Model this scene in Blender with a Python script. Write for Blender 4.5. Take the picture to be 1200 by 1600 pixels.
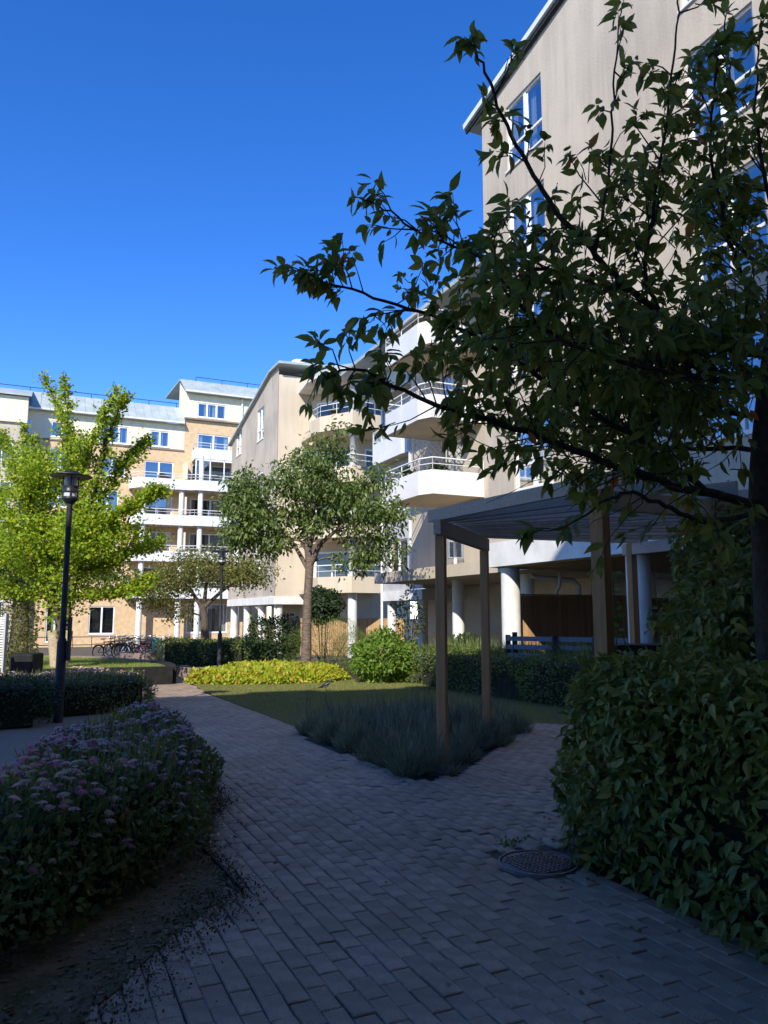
import bpy, bmesh, math, random
import numpy as np
from mathutils import Vector, Matrix
random.seed(7); rng = np.random.default_rng(7)
for o in list(bpy.data.objects): bpy.data.objects.remove(o)
S = bpy.context.scene; COL = S.collection

# ------------------------------------------------------------------ camera
PITCH = math.atan(162/1200); CAMZ = 1.6
cam = bpy.data.cameras.new('camera'); co = bpy.data.objects.new('camera', cam); COL.objects.link(co)
co.location = (0, 0, CAMZ); co.rotation_euler = (math.pi/2+PITCH, 0, 0)
cam.sensor_fit = 'VERTICAL'; cam.sensor_height = 36; cam.lens = 27; cam.clip_end = 2000; cam.clip_start = .05
S.camera = co; S.render.resolution_x = 768; S.render.resolution_y = 1024
# ------------------------------------------------------------------ sky, sun, exposure
SUN_EL = math.radians(35); SUN_DIR = Vector((-.225, -.974, 0)).normalized()      # horizontal direction towards the sun
w = bpy.data.worlds.new('World'); S.world = w; w.use_nodes = True
nt = w.node_tree; bg = nt.nodes['Background']; sky = nt.nodes.new('ShaderNodeTexSky')
sky.sky_type = 'NISHITA'; sky.sun_disc = False; sky.sun_elevation = SUN_EL
sky.sun_rotation = math.atan2(SUN_DIR.x, SUN_DIR.y) % (2*math.pi)
sky.air_density = 1.0; sky.dust_density = 0.0; sky.ozone_density = 3.0; sky.altitude = 2500
hs_ = nt.nodes.new('ShaderNodeHueSaturation'); hs_.inputs['Saturation'].default_value = 1.30; hs_.inputs['Hue'].default_value = .513      # the phone's vivid rendering of a clear sky, the same in every direction
nt.links.new(sky.outputs[0], hs_.inputs['Color']); nt.links.new(hs_.outputs[0], bg.inputs[0]); bg.inputs[1].default_value = .15
sl = bpy.data.lights.new('sun', 'SUN'); so = bpy.data.objects.new('sun', sl); COL.objects.link(so)
sl.energy = 3.2; sl.angle = math.radians(.5); sl.color = (1, .94, .83)
ld = -(SUN_DIR*math.cos(SUN_EL)+Vector((0, 0, math.sin(SUN_EL))))
so.rotation_euler = ld.to_track_quat('-Z', 'Y').to_euler(); so.location = (-10, -30, 40)
S.view_settings.view_transform = 'Standard'; S.view_settings.look = 'None'
S.view_settings.exposure = 1.0; S.view_settings.gamma = 1; S.view_settings.use_curve_mapping = False

# ------------------------------------------------------------------ frames and pixel helpers
TH = math.radians(24.5); CC, SS = math.cos(TH), math.sin(TH)
def G(u, v, z=0.): return (u*CC-v*SS, u*SS+v*CC, z)           # courtyard grid -> world
def L(x, y): return (x*CC+y*SS, -x*SS+y*CC)
def gz(y): return -0.015*min(max(y-8, 0), 42)
def gzl(u, v): return gz(u*SS+v*CC)
def GG(u, v, dz=0.):
    p = G(u, v); return (p[0], p[1], gz(p[1])+dz)
def ray(px, py):
    a = (px-600)/1200; b = (800-py)/1200
    return (a, math.cos(PITCH)-b*math.sin(PITCH), math.sin(PITCH)+b*math.cos(PITCH))
def at(px, py, Y):
    r = ray(px, py); t = Y/r[1]; return (r[0]*t, Y, CAMZ+r[2]*t)
def proj(P):
    x, y, z = P[0], P[1], P[2]-CAMZ
    cp, sp = math.cos(PITCH), math.sin(PITCH); f = y*cp+z*sp; k = z*cp-y*sp
    return (600+1200*x/f, 800-1200*k/f, f)

# ------------------------------------------------------------------ materials
MATS = {}
def nodes(name):
    m = bpy.data.materials.new(name); m.use_nodes = True
    return m, m.node_tree, m.node_tree.nodes, m.node_tree.links, m.node_tree.nodes['Principled BSDF']
def mat(name, col, rough=.8, var=.15, scale=6., bump=.0, bscale=40., stretch=(1, 1, 1), spec=.3, metal=0., second=None, obj_rand=0., stain=None):
    if name in MATS: return MATS[name]
    m, t, N, K, p = nodes(name)
    p.inputs['Roughness'].default_value = rough; p.inputs['Specular IOR Level'].default_value = spec; p.inputs['Metallic'].default_value = metal
    tc = N.new('ShaderNodeTexCoord'); mp = N.new('ShaderNodeMapping'); mp.inputs['Scale'].default_value = stretch
    K.new(tc.outputs['Object'], mp.inputs[0])
    n = N.new('ShaderNodeTexNoise'); n.inputs['Scale'].default_value = scale; n.inputs['Detail'].default_value = 8; n.inputs['Roughness'].default_value = .65
    K.new(mp.outputs[0], n.inputs['Vector'])
    r = N.new('ShaderNodeValToRGB'); K.new(n.outputs[0], r.inputs[0])
    c2 = second or tuple(c*(1-var) for c in col)
    r.color_ramp.elements[0].position = .36; r.color_ramp.elements[0].color = (*c2, 1)
    r.color_ramp.elements[1].position = .64; r.color_ramp.elements[1].color = (*[min(1, c*(1+var*.35)) for c in col], 1)
    out = r.outputs[0]
    if stain:
        ns = N.new('ShaderNodeTexNoise'); ns.inputs['Scale'].default_value = 1.1; ns.inputs['Detail'].default_value = 7; ns.inputs['Roughness'].default_value = .62
        gp = N.new('ShaderNodeNewGeometry'); K.new(gp.outputs['Position'], ns.inputs['Vector'])
        rs = N.new('ShaderNodeValToRGB'); K.new(ns.outputs[0], rs.inputs[0]); rs.color_ramp.elements[0].position = .40; rs.color_ramp.elements[0].color = (0, 0, 0, 1); rs.color_ramp.elements[1].position = .68; rs.color_ramp.elements[1].color = (.8, .8, .8, 1)
        ms = N.new('ShaderNodeMixRGB'); K.new(rs.outputs[0], ms.inputs[0]); K.new(out, ms.inputs[1]); ms.inputs[2].default_value = (*stain, 1); out = ms.outputs[0]
        n5 = N.new('ShaderNodeTexNoise'); n5.inputs['Scale'].default_value = 160; n5.inputs['Detail'].default_value = 2; K.new(gp.outputs['Position'], n5.inputs['Vector'])
        r5 = N.new('ShaderNodeValToRGB'); K.new(n5.outputs[0], r5.inputs[0]); r5.color_ramp.elements[0].position = .68; r5.color_ramp.elements[0].color = (0, 0, 0, 1); r5.color_ramp.elements[1].position = .74; r5.color_ramp.elements[1].color = (.5, .5, .5, 1)
        m5 = N.new('ShaderNodeMixRGB'); K.new(r5.outputs[0], m5.inputs[0]); K.new(out, m5.inputs[1]); m5.inputs[2].default_value = (.5, .48, .45, 1); out = m5.outputs[0]
    if obj_rand:
        oi = N.new('ShaderNodeObjectInfo'); g = N.new('ShaderNodeNewGeometry')
        ad = N.new('ShaderNodeMath'); ad.operation = 'ADD'; K.new(oi.outputs['Random'], ad.inputs[0]); K.new(g.outputs['Random Per Island'], ad.inputs[1])
        fr = N.new('ShaderNodeMath'); fr.operation = 'FRACT'; K.new(ad.outputs[0], fr.inputs[0])
        mr = N.new('ShaderNodeMapRange'); K.new(fr.outputs[0], mr.inputs[0]); mr.inputs[3].default_value = 1-obj_rand; mr.inputs[4].default_value = 1+obj_rand
        mx = N.new('ShaderNodeVectorMath'); mx.operation = 'SCALE'; K.new(out, mx.inputs[0]); K.new(mr.outputs[0], mx.inputs['Scale']); out = mx.outputs[0]
    K.new(out, p.inputs['Base Color'])
    if bump:
        b = N.new('ShaderNodeBump'); b.inputs['Strength'].default_value = bump; b.inputs['Distance'].default_value = .02
        n2 = N.new('ShaderNodeTexNoise'); n2.inputs['Scale'].default_value = bscale; n2.inputs['Detail'].default_value = 6
        K.new(mp.outputs[0], n2.inputs['Vector']); K.new(n2.outputs[0], b.inputs['Height']); K.new(b.outputs[0], p.inputs['Normal'])
    MATS[name] = m; return m
def leafmat(name, cols, trans=.35, rough=.5, spec=.35):
    """foliage: colour differs from leaf to leaf; part of the light passes through"""
    if name in MATS: return MATS[name]
    m, t, N, K, p = nodes(name)
    g = N.new('ShaderNodeNewGeometry'); oi = N.new('ShaderNodeObjectInfo')
    ad = N.new('ShaderNodeMath'); ad.operation = 'ADD'; K.new(oi.outputs['Random'], ad.inputs[0]); K.new(g.outputs['Random Per Island'], ad.inputs[1])
    fr = N.new('ShaderNodeMath'); fr.operation = 'FRACT'; K.new(ad.outputs[0], fr.inputs[0])
    r = N.new('ShaderNodeValToRGB'); K.new(fr.outputs[0], r.inputs[0])
    e = r.color_ramp.elements
    while len(e) < len(cols): e.new(.5)
    for i, (pos, c) in enumerate(cols): e[i].position = pos; e[i].color = (*c, 1)
    K.new(r.outputs[0], p.inputs['Base Color']); p.inputs['Roughness'].default_value = rough; p.inputs['Specular IOR Level'].default_value = spec
    tr = N.new('ShaderNodeBsdfTranslucent'); hs = N.new('ShaderNodeHueSaturation'); hs.inputs['Value'].default_value = 1.5; hs.inputs['Hue'].default_value = .485
    K.new(r.outputs[0], hs.inputs['Color']); K.new(hs.outputs[0], tr.inputs[0])
    mx = N.new('ShaderNodeMixShader'); mx.inputs[0].default_value = trans
    K.new(p.outputs[0], mx.inputs[1]); K.new(tr.outputs[0], mx.inputs[2]); K.new(mx.outputs[0], N['Material Output'].inputs[0])
    MATS[name] = m; return m
def glass(name, tint=(.75, .82, .85), base=.25):
    m, t, N, K, p = nodes(name); N.remove(p)
    gl = N.new('ShaderNodeBsdfGlossy'); gl.inputs['Roughness'].default_value = .02; gl.inputs[0].default_value = (.95, .97, 1, 1)
    tr = N.new('ShaderNodeBsdfTransparent'); tr.inputs[0].default_value = (*tint, 1)
    lw = N.new('ShaderNodeLayerWeight'); lw.inputs[0].default_value = .5
    mr = N.new('ShaderNodeMapRange'); K.new(lw.outputs['Facing'], mr.inputs[0]); mr.inputs[3].default_value = base; mr.inputs[4].default_value = .9
    n = N.new('ShaderNodeTexNoise'); n.inputs['Scale'].default_value = .9; b = N.new('ShaderNodeBump'); b.inputs['Strength'].default_value = .04
    K.new(n.outputs[0], b.inputs['Height']); K.new(b.outputs[0], gl.inputs['Normal'])
    mx = N.new('ShaderNodeMixShader'); K.new(mr.outputs[0], mx.inputs[0]); K.new(tr.outputs[0], mx.inputs[1]); K.new(gl.outputs[0], mx.inputs[2])
    K.new(mx.outputs[0], N['Material Output'].inputs[0]); MATS[name] = m; return m

def streaky(name, col, dark, scale=2.2):
    """weathered render: soft blotches and vertical rain streaks"""
    m, t, N, K, p = nodes(name); p.inputs['Roughness'].default_value = .95; p.inputs['Specular IOR Level'].default_value = .1
    tc = N.new('ShaderNodeTexCoord')
    mp = N.new('ShaderNodeMapping'); mp.inputs['Scale'].default_value = (scale*2.2, scale*2.2, scale*.16); K.new(tc.outputs['Object'], mp.inputs[0])
    n1 = N.new('ShaderNodeTexNoise'); n1.inputs['Scale'].default_value = 1.6; n1.inputs['Detail'].default_value = 9; n1.inputs['Roughness'].default_value = .7; K.new(mp.outputs[0], n1.inputs['Vector'])
    n2 = N.new('ShaderNodeTexNoise'); n2.inputs['Scale'].default_value = .5; n2.inputs['Detail'].default_value = 6; K.new(tc.outputs['Object'], n2.inputs['Vector'])
    ad = N.new('ShaderNodeMath'); ad.operation = 'MULTIPLY_ADD'; K.new(n1.outputs[0], ad.inputs[0]); ad.inputs[1].default_value = .55; 
    ml = N.new('ShaderNodeMath'); ml.operation = 'MULTIPLY'; K.new(n2.outputs[0], ml.inputs[0]); ml.inputs[1].default_value = .45; K.new(ml.outputs[0], ad.inputs[2])
    r = N.new('ShaderNodeValToRGB'); K.new(ad.outputs[0], r.inputs[0])
    r.color_ramp.elements[0].position = .38; r.color_ramp.elements[0].color = (*dark, 1)
    r.color_ramp.elements[1].position = .58; r.color_ramp.elements[1].color = (*col, 1)
    K.new(r.outputs[0], p.inputs['Base Color'])
    b = N.new('ShaderNodeBump'); b.inputs['Strength'].default_value = .5; b.inputs['Distance'].default_value = .012
    n3 = N.new('ShaderNodeTexNoise'); n3.inputs['Scale'].default_value = 22; n3.inputs['Detail'].default_value = 8; K.new(tc.outputs['Object'], n3.inputs['Vector'])
    K.new(n3.outputs[0], b.inputs['Height']); K.new(b.outputs[0], p.inputs['Normal'])
    MATS[name] = m; return m

def wood(name, col, dark, axis=2):
    m, t, N, K, p = nodes(name); p.inputs['Roughness'].default_value = .75; p.inputs['Specular IOR Level'].default_value = .25
    tc = N.new('ShaderNodeTexCoord'); mp = N.new('ShaderNodeMapping'); sc = [26, 26, 26]; sc[axis] = 1.3; mp.inputs['Scale'].default_value = sc
    K.new(tc.outputs['Object'], mp.inputs[0])
    n1 = N.new('ShaderNodeTexNoise'); n1.inputs['Scale'].default_value = 1.5; n1.inputs['Detail'].default_value = 8; n1.inputs['Roughness'].default_value = .7; K.new(mp.outputs[0], n1.inputs['Vector'])
    r = N.new('ShaderNodeValToRGB'); K.new(n1.outputs[0], r.inputs[0])
    r.color_ramp.elements[0].position = .3; r.color_ramp.elements[0].color = (*dark, 1); r.color_ramp.elements[1].position = .66; r.color_ramp.elements[1].color = (*col, 1)
    oi = N.new('ShaderNodeObjectInfo'); g = N.new('ShaderNodeNewGeometry'); ad = N.new('ShaderNodeMath'); K.new(oi.outputs['Random'], ad.inputs[0]); K.new(g.outputs['Random Per Island'], ad.inputs[1])
    fr = N.new('ShaderNodeMath'); fr.operation = 'FRACT'; K.new(ad.outputs[0], fr.inputs[0])
    mr = N.new('ShaderNodeMapRange'); K.new(fr.outputs[0], mr.inputs[0]); mr.inputs[3].default_value = .8; mr.inputs[4].default_value = 1.15
    mx = N.new('ShaderNodeVectorMath'); mx.operation = 'SCALE'; K.new(r.outputs[0], mx.inputs[0]); K.new(mr.outputs[0], mx.inputs['Scale']); K.new(mx.outputs[0], p.inputs['Base Color'])
    b = N.new('ShaderNodeBump'); b.inputs['Strength'].default_value = .35; b.inputs['Distance'].default_value = .004; K.new(n1.outputs[0], b.inputs['Height']); K.new(b.outputs[0], p.inputs['Normal'])
    MATS[name] = m; return m

M_PLASTER = streaky('weathered_beige_render', (.55, .475, .375), (.435, .375, .30), 1.1)
M_PLASTER2 = streaky('grey_streaked_render', (.54, .47, .38), (.36, .32, .265))
M_CREAM = streaky('cream_render', (.64, .545, .41), (.54, .455, .34), 1.0)
M_WHITE = mat('white_painted_concrete', (.74, .73, .69), .75, .16, 1.4, .15, 60)
M_WHITEM = mat('white_metal', (.80, .80, .79), .45, .05, 3, spec=.5)
M_PANEL = mat('grey_white_balcony_panel', (.70, .71, .72), .55, .1, 1.2)
M_GREYW = mat('cool_grey_render', (.50, .50, .50), .9, .15, 1.5, .2, 40)
M_TAN = mat('tan_render', (.55, .47, .36), .9, .12, 1.5, .2, 40)
M_BRICK = mat('orange_brick', (.62, .45, .27), .9, .18, 3.5, .3, 30, second=(.54, .38, .22))
M_CLAD = mat('cream_cladding', (.74, .67, .50), .7, .08, 2)
M_ROOF = mat('grey_green_sheet_metal', (.40, .44, .43), .55, .22, 1.2, spec=.4, second=(.31, .36, .355))
M_TRIM = mat('pale_roof_edge', (.70, .72, .72), .5, .1, 2)
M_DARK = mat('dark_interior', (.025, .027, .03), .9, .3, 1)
M_CURT = mat('curtain_fabric', (.55, .54, .50), .9, .25, 3, stretch=(8, 8, .3))
M_GLASS = glass('window_glass')
M_BGLASS = glass('balcony_glass', (.85, .92, .93), .18)
M_SOFFIT = wood('soffit_boards', (.40, .29, .18), (.26, .18, .11), 0)
M_FENCE = wood('warm_fence_boards', (.50, .31, .15), (.34, .20, .10))
M_FENCED = wood('brown_fence_boards', (.30, .17, .085), (.17, .09, .045))
M_POST = wood('pergola_post_wood', (.54, .28, .125), (.34, .17, .075))
M_BEAM = wood('pergola_grey_wood', (.60, .46, .345), (.42, .32, .24), 0)
M_BLACK = mat('black_lacquered_metal', (.018, .019, .022), .4, .2, 8, spec=.5)
M_BLACKW = mat('weathered_black_steel', (.035, .035, .04), .6, .4, 5, .2, 50)
M_GREYSL = wood('grey_painted_slats', (.20, .22, .26), (.13, .14, .17), 0)
M_LAMPG = mat('frosted_lamp_glass', (.55, .56, .58), .3, .05, 3, spec=.5)
M_BARK = mat('dark_cherry_bark', (.055, .042, .034), .9, .5, 14, .8, 40, (1, 1, .6))
M_BARK2 = mat('grey_banded_bark', (.20, .15, .12), .85, .45, 9, .8, 24, (.5, .5, 3.5), second=(.06, .045, .035))
M_BARK3 = mat('brown_bark', (.11, .085, .065), .9, .45, 14, .8, 30, (1, 1, .4))
M_BURLAP = mat('burlap_wrap', (.50, .40, .26), .95, .3, 10, .6, 80, (1, 1, 3))
M_SOIL = mat('dark_soil', (.050, .038, .028), 1, .45, 9, .9, 30)
M_MOSS = mat('mossy_soil', (.15, .105, .066), 1, .5, 5, .9, 30, second=(.075, .072, .025))
M_GROUND = mat('worn_ground', (.12, .10, .078), 1, .4, 3, .6, 30)
M_GRAVEL = mat('packed_gravel', (.30, .245, .19), 1, .25, 30, .9, 120)
M_LAWN = mat('turf_soil', (.12, .115, .04), 1, .35, 2.5, .6, 60, second=(.16, .14, .07))
M_PAVER = mat('grey_concrete_paver', (.46, .335, .235), .6, .32, 7, .8, 120, spec=.5, obj_rand=.11, stain=(.29, .205, .13))
M_JOINT = mat('sand_joint', (.13, .10, .075), 1, .35, 20, .5, 90)
M_STONE = mat('dark_granite', (.014, .0135, .013), .75, .5, 5, .5, 30)
M_STONEL = mat('reddish_granite_kerb', (.26, .19, .165), .8, .25, 10, .3, 60)
M_IRON = mat('cast_iron', (.14, .125, .115), .5, .4, 12, .3, 60, spec=.5)
M_TERRA = mat('terracotta', (.42, .20, .12), .85, .2, 8)
M_CONC = mat('concrete_footing', (.36, .34, .31), .9, .25, 12, .4, 60)

# ------------------------------------------------------------------ mesh building
class MB:
    def __init__(s): s.v = []; s.f = []; s.sm = []
    def add(s, vs, fs, smooth=False):
        b = len(s.v); s.v += [tuple(p) for p in vs]
        for f in fs: s.f.append(tuple(i+b for i in f)); s.sm.append(smooth)
    def quad(s, a, b, c, d): s.add([a, b, c, d], [(0, 1, 2, 3)])
    def box8(s, p): s.add(p, [(0, 3, 2, 1), (4, 5, 6, 7), (0, 1, 5, 4), (1, 2, 6, 5), (2, 3, 7, 6), (3, 0, 4, 7)])
    def lbox(s, u0, u1, v0, v1, z0, z1): s.box8([G(u, v, z) for z in (z0, z1) for u, v in ((u0, v0), (u1, v0), (u1, v1), (u0, v1))])
    def box(s, x0, x1, y0, y1, z0, z1): s.box8([(x, y, z) for z in (z0, z1) for x, y in ((x0, y0), (x1, y0), (x1, y1), (x0, y1))])
    def bar(s, a, b, wd, h, up=(0, 0, 1)):
        a, b = Vector(a), Vector(b); d = (b-a).normalized(); up = Vector(up)
        if abs(d.dot(up)) > .98: up = Vector((CC, SS, 0))
        x = d.cross(up).normalized()*wd/2; y = x.cross(d).normalized()*h/2
        s.box8([a-x-y, a+x-y, a+x+y, a-x+y, b-x-y, b+x-y, b+x+y, b-x+y])
    def prism(s, pts, z0, z1):
        n = len(pts); s.add([(p[0], p[1], z0) for p in pts]+[(p[0], p[1], z1) for p in pts],
            [tuple(range(n))[::-1], tuple(range(n, 2*n))]+[(i, (i+1) % n, n+(i+1) % n, n+i) for i in range(n)])
    def tube(s, pts, rad, n=8, caps=True, smooth=True):
        pts = [Vector(p) for p in pts]
        if not hasattr(rad, '__len__'): rad = [rad]*len(pts)
        vs = []; prev = None
        for i, p in enumerate(pts):
            d = (pts[min(i+1, len(pts)-1)]-pts[max(i-1, 0)]).normalized()
            if prev is None: x = d.orthogonal().normalized()
            else:
                x = prev-d*prev.dot(d); x = x.normalized() if x.length > 1e-6 else d.orthogonal().normalized()
            prev = x; y = d.cross(x)
            for k in range(n):
                a = 2*math.pi*k/n; vs.append(p+(x*math.cos(a)+y*math.sin(a))*rad[i])
        fs = [(i*n+k, i*n+(k+1) % n, (i+1)*n+(k+1) % n, (i+1)*n+k) for i in range(len(pts)-1) for k in range(n)]
        s.add(vs, fs, smooth)
        if caps: s.add(vs[:n], [tuple(range(n))[::-1]]); s.add(vs[-n:], [tuple(range(n))])
    def lathe(s, c, prof, n=20, smooth=True):
        vs = [(c[0]+r*math.cos(2*math.pi*k/n), c[1]+r*math.sin(2*math.pi*k/n), c[2]+z) for r, z in prof for k in range(n)]
        s.add(vs, [(i*n+k, i*n+(k+1) % n, (i+1)*n+(k+1) % n, (i+1)*n+k) for i in range(len(prof)-1) for k in range(n)], smooth)
    def torus(s, c, R, r, n=24, m=6, axis='y'):
        vs = []
        for i in range(n):
            a = 2*math.pi*i/n
            for j in range(m):
                b = 2*math.pi*j/m; q = R+r*math.cos(b); h = r*math.sin(b)
                vs.append((c[0]+q*math.cos(a), c[1]+h, c[2]+q*math.sin(a)) if axis == 'y' else (c[0]+q*math.cos(a), c[1]+q*math.sin(a), c[2]+h))
        s.add(vs, [(i*m+j, ((i+1) % n)*m+j, ((i+1) % n)*m+(j+1) % m, i*m+(j+1) % m) for i in range(n) for j in range(m)], True)
    def build(s, name, m, parent=None, kind=None, local=False):
        me = bpy.data.meshes.new(name); me.from_pydata(s.v, [], s.f); me.materials.append(m)
        me.polygons.foreach_set('use_smooth', s.sm); me.update()
        return link(name, me, parent, kind, local)
def link(name, me, parent=None, kind=None, local=False):
    o = bpy.data.objects.new(name, me); COL.objects.link(o)
    if parent is not None:
        o.parent = parent
        if not local: o.matrix_parent_inverse = Matrix.Translation(-Vector(ROOT.get(parent.name, (0, 0, 0))))
    if kind: o['kind'] = kind
    return o
ROOT = {}
def tag(o, label, cat, group=None, kind=None):
    o['label'] = label; o['category'] = cat
    if group: o['group'] = group
    if kind: o['kind'] = kind
    return o
def thing(name, label, cat, loc=(0, 0, 0), group=None):
    o = bpy.data.objects.new(name, None); COL.objects.link(o); o.location = loc; o.empty_display_size = .2
    ROOT[o.name] = tuple(loc); return tag(o, label, cat, group)
def struct(o): o['kind'] = 'structure'; return o
def copy_tree(o, parent=None):
    c = o.copy(); COL.objects.link(c); c.parent = parent
    for ch in list(o.children): copy_tree(ch, c)
    return c
def npmesh(name, V, F, m, parent=None, kind=None, smooth=False):
    me = bpy.data.meshes.new(name); V = np.asarray(V, dtype=np.float32); F = np.asarray(F, dtype=np.int32)
    me.vertices.add(len(V)); me.vertices.foreach_set('co', V.ravel())
    me.loops.add(F.size); me.loops.foreach_set('vertex_index', F.ravel())
    me.polygons.add(len(F)); me.polygons.foreach_set('loop_start', np.arange(0, F.size, F.shape[1], dtype=np.int32))
    if smooth: me.polygons.foreach_set('use_smooth', np.ones(len(F), dtype=bool))
    me.materials.append(m); me.update(calc_edges=True); me.validate()
    return link(name, me, parent, kind)

# leaf templates: x across, y along, z normal (all triangles)
T_DIAM = (np.array([(0, 0, 0), (.30, .45, .07), (0, 1, -.05), (-.30, .45, .07)]), np.array([(0, 1, 2), (0, 2, 3)]))
T_LEAF = (np.array([(0, 0, 0), (.17, .20, .05), (.235, .46, .06), (.15, .76, 0.), (0, 1.08, -.20), (-.15, .76, 0.), (-.235, .46, .06), (-.17, .20, .05), (0, .43, -.02), (0, .76, -.08)]),
          np.array([(0, 1, 8), (1, 2, 8), (2, 3, 9), (2, 9, 8), (3, 4, 9), (4, 5, 9), (5, 6, 9), (6, 8, 9), (6, 7, 8), (7, 0, 8)]))
T_OVAL = (np.array([(0, 0, 0), (.30, .35, .05), (.24, .75, .04), (0, 1, -.06), (-.24, .75, .04), (-.30, .35, .05)]), np.array([(0, 1, 2), (0, 2, 3), (0, 3, 4), (0, 4, 5)]))
T_FAN = (np.array([(0, 0, 0), (.42, .55, .08), (.2, .85, .0), (-.2, .85, .0), (-.42, .55, .08)]), np.array([(0, 1, 2), (0, 2, 3), (0, 3, 4)]))
T_BLADE = (np.array([(-.045, 0, 0), (.045, 0, 0), (0, 1, .12)]), np.array([(0, 1, 2)]))
T_NEEDLE = (np.array([(-.06, 0, 0), (.06, 0, 0), (.03, .6, .03), (0, 1, .02), (-.03, .6, .03)]), np.array([(0, 1, 2), (0, 2, 4), (4, 2, 3)]))
def basis(D, Nn):
    D = D/np.linalg.norm(D, axis=1, keepdims=True); X = np.cross(D, Nn); X /= np.maximum(np.linalg.norm(X, axis=1, keepdims=True), 1e-6)
    Z = np.cross(X, D); return X, D, Z
def leaves(name, P, D, Nn, size, m, parent=None, tmpl=T_DIAM, kind='stuff'):
    P, D, Nn = np.asarray(P, float), np.asarray(D, float), np.asarray(Nn, float); size = np.broadcast_to(np.asarray(size, float), (len(P),))
    X, Y, Z = basis(D, Nn); t, f = tmpl
    V = P[:, None, :]+size[:, None, None]*(X[:, None, :]*t[None, :, 0:1]+Y[:, None, :]*t[None, :, 1:2]+Z[:, None, :]*t[None, :, 2:3])
    F = f[None]+np.arange(len(P))[:, None, None]*len(t)
    return npmesh(name, V.reshape(-1, 3), F.reshape(-1, 3), m, parent, kind)
def leaf_objects(name, P, D, Nn, size, m, parent, tmpl):
    t, f = tmpl; me = bpy.data.meshes.new(name); me.from_pydata([tuple(x) for x in t], [], [tuple(int(q) for q in x) for x in f]); me.materials.append(m)
    X, Y, Z = basis(np.asarray(D, float), np.asarray(Nn, float))
    for i in range(len(P)):
        o = link(name, me, parent); s = float(size[i])
        mw = Matrix(((X[i][0]*s, Y[i][0]*s, Z[i][0]*s, P[i][0]), (X[i][1]*s, Y[i][1]*s, Z[i][1]*s, P[i][1]), (X[i][2]*s, Y[i][2]*s, Z[i][2]*s, P[i][2]), (0, 0, 0, 1)))
        o.matrix_basis = mw
def rv(n, s=1.): return rng.normal(0, s, (n, 3))
def in_poly(P, poly):
    x, y = P[:, 0], P[:, 1]; r = np.zeros(len(P), bool); n = len(poly)
    for i in range(n):
        x0, y0 = poly[i]; x1, y1 = poly[(i+1) % n]
        c = ((y0 > y) != (y1 > y)) & (x < (x1-x0)*(y-y0)/((y1-y0) or 1e-9)+x0); r ^= c
    return r
def sample_poly(poly, n):
    a = np.array(poly); lo, hi = a.min(0), a.max(0); out = []
    tot = 0
    while tot < n:
        q = rng.uniform(lo, hi, (n*2, 2)); q = q[in_poly(q, poly)]; out.append(q); tot += len(q)
    return np.concatenate(out)[:n]
def edge_dist(P, poly):
    d = np.full(len(P), 1e9); n = len(poly)
    for i in range(n):
        a = np.array(poly[i]); b = np.array(poly[(i+1) % n]); ab = b-a
        t = np.clip(((P-a)@ab)/(ab@ab), 0, 1); d = np.minimum(d, np.linalg.norm(P-(a+t[:, None]*ab), axis=1))
    return d
def toW(q): return np.stack([q[:, 0]*CC-q[:, 1]*SS, q[:, 0]*SS+q[:, 1]*CC], 1)
def gzn(y): return -0.015*np.clip(y-8, 0, 42)
def sheet(name, poly, dz, m, local=True):
    bm = bmesh.new(); vs = [bm.verts.new(G(*p) if local else (p[0], p[1], 0)) for p in poly]; bm.faces.new(vs)
    for yy in (8, 50):
        bmesh.ops.bisect_plane(bm, geom=bm.verts[:]+bm.edges[:]+bm.faces[:], plane_co=(0, yy, 0), plane_no=(0, 1, 0))
    for v in bm.verts: v.co.z = gz(v.co.y)+dz
    bmesh.ops.triangulate(bm, faces=bm.faces[:])
    me = bpy.data.meshes.new(name); bm.to_mesh(me); bm.free(); me.materials.append(m)
    return link(name, me)

# ================================================================== the setting
struct(sheet('ground', [(-400, -60), (400, -60), (400, 600), (-400, 600)], -.04, M_GROUND, False))
PATH = [(1.1, -3), (3.9, -3), (3.35, 2.6), (3.3, 4.6), (5.5, 5.3), (9.0, 8.7), (7.3, 10.2), (3.95, 7.0), (3.5, 6.9), (3.45, 10.1), (3.72, 11.2), (3.75, 18.4), (4.0, 21.3), (6.5, 33), (2.5, 33), (3.75, 24), (2.2, 19.5), (1.75, 12), (1.4, 9), (1.35, 7.2), (.95, 5.4), (.1, 4.6), (-1.3, 3.7), (-1.7, -3)]
struct(sheet('path', PATH, -.014, M_JOINT))
BED = [(-3, 2.0), (-.3, 2.0), (.2, 3.5), (1.25, 4.8), (1.75, 7.4), (1.75, 9.6), (.4, 9.6), (-.2, 8.2), (-3, 7.2)]
def ragged(poly, amp, step=.12):
    out = []
    for a, b in zip(poly, poly[1:]+poly[:1]):
        n = max(1, int(math.dist(a, b)/step))
        for k in range(n): t = k/n; out.append((a[0]+(b[0]-a[0])*t+rng.normal(0, amp), a[1]+(b[1]-a[1])*t+rng.normal(0, amp)))
    return out
struct(sheet('flower_bed', ragged([(-3, 1.2), (-.6, 1.9), (-.1, 2.7), (.35, 3.6), (.85, 4.35), (1.2, 4.75), (1.14, 5.9), (1.55, 6.9), (1.72, 8), (1.72, 9.6), (.7, 9.6), (.2, 8.4), (-.2, 7.0), (-.5, 5.7), (-3, 5.2)], .03, .09), .006, M_MOSS))

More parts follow.
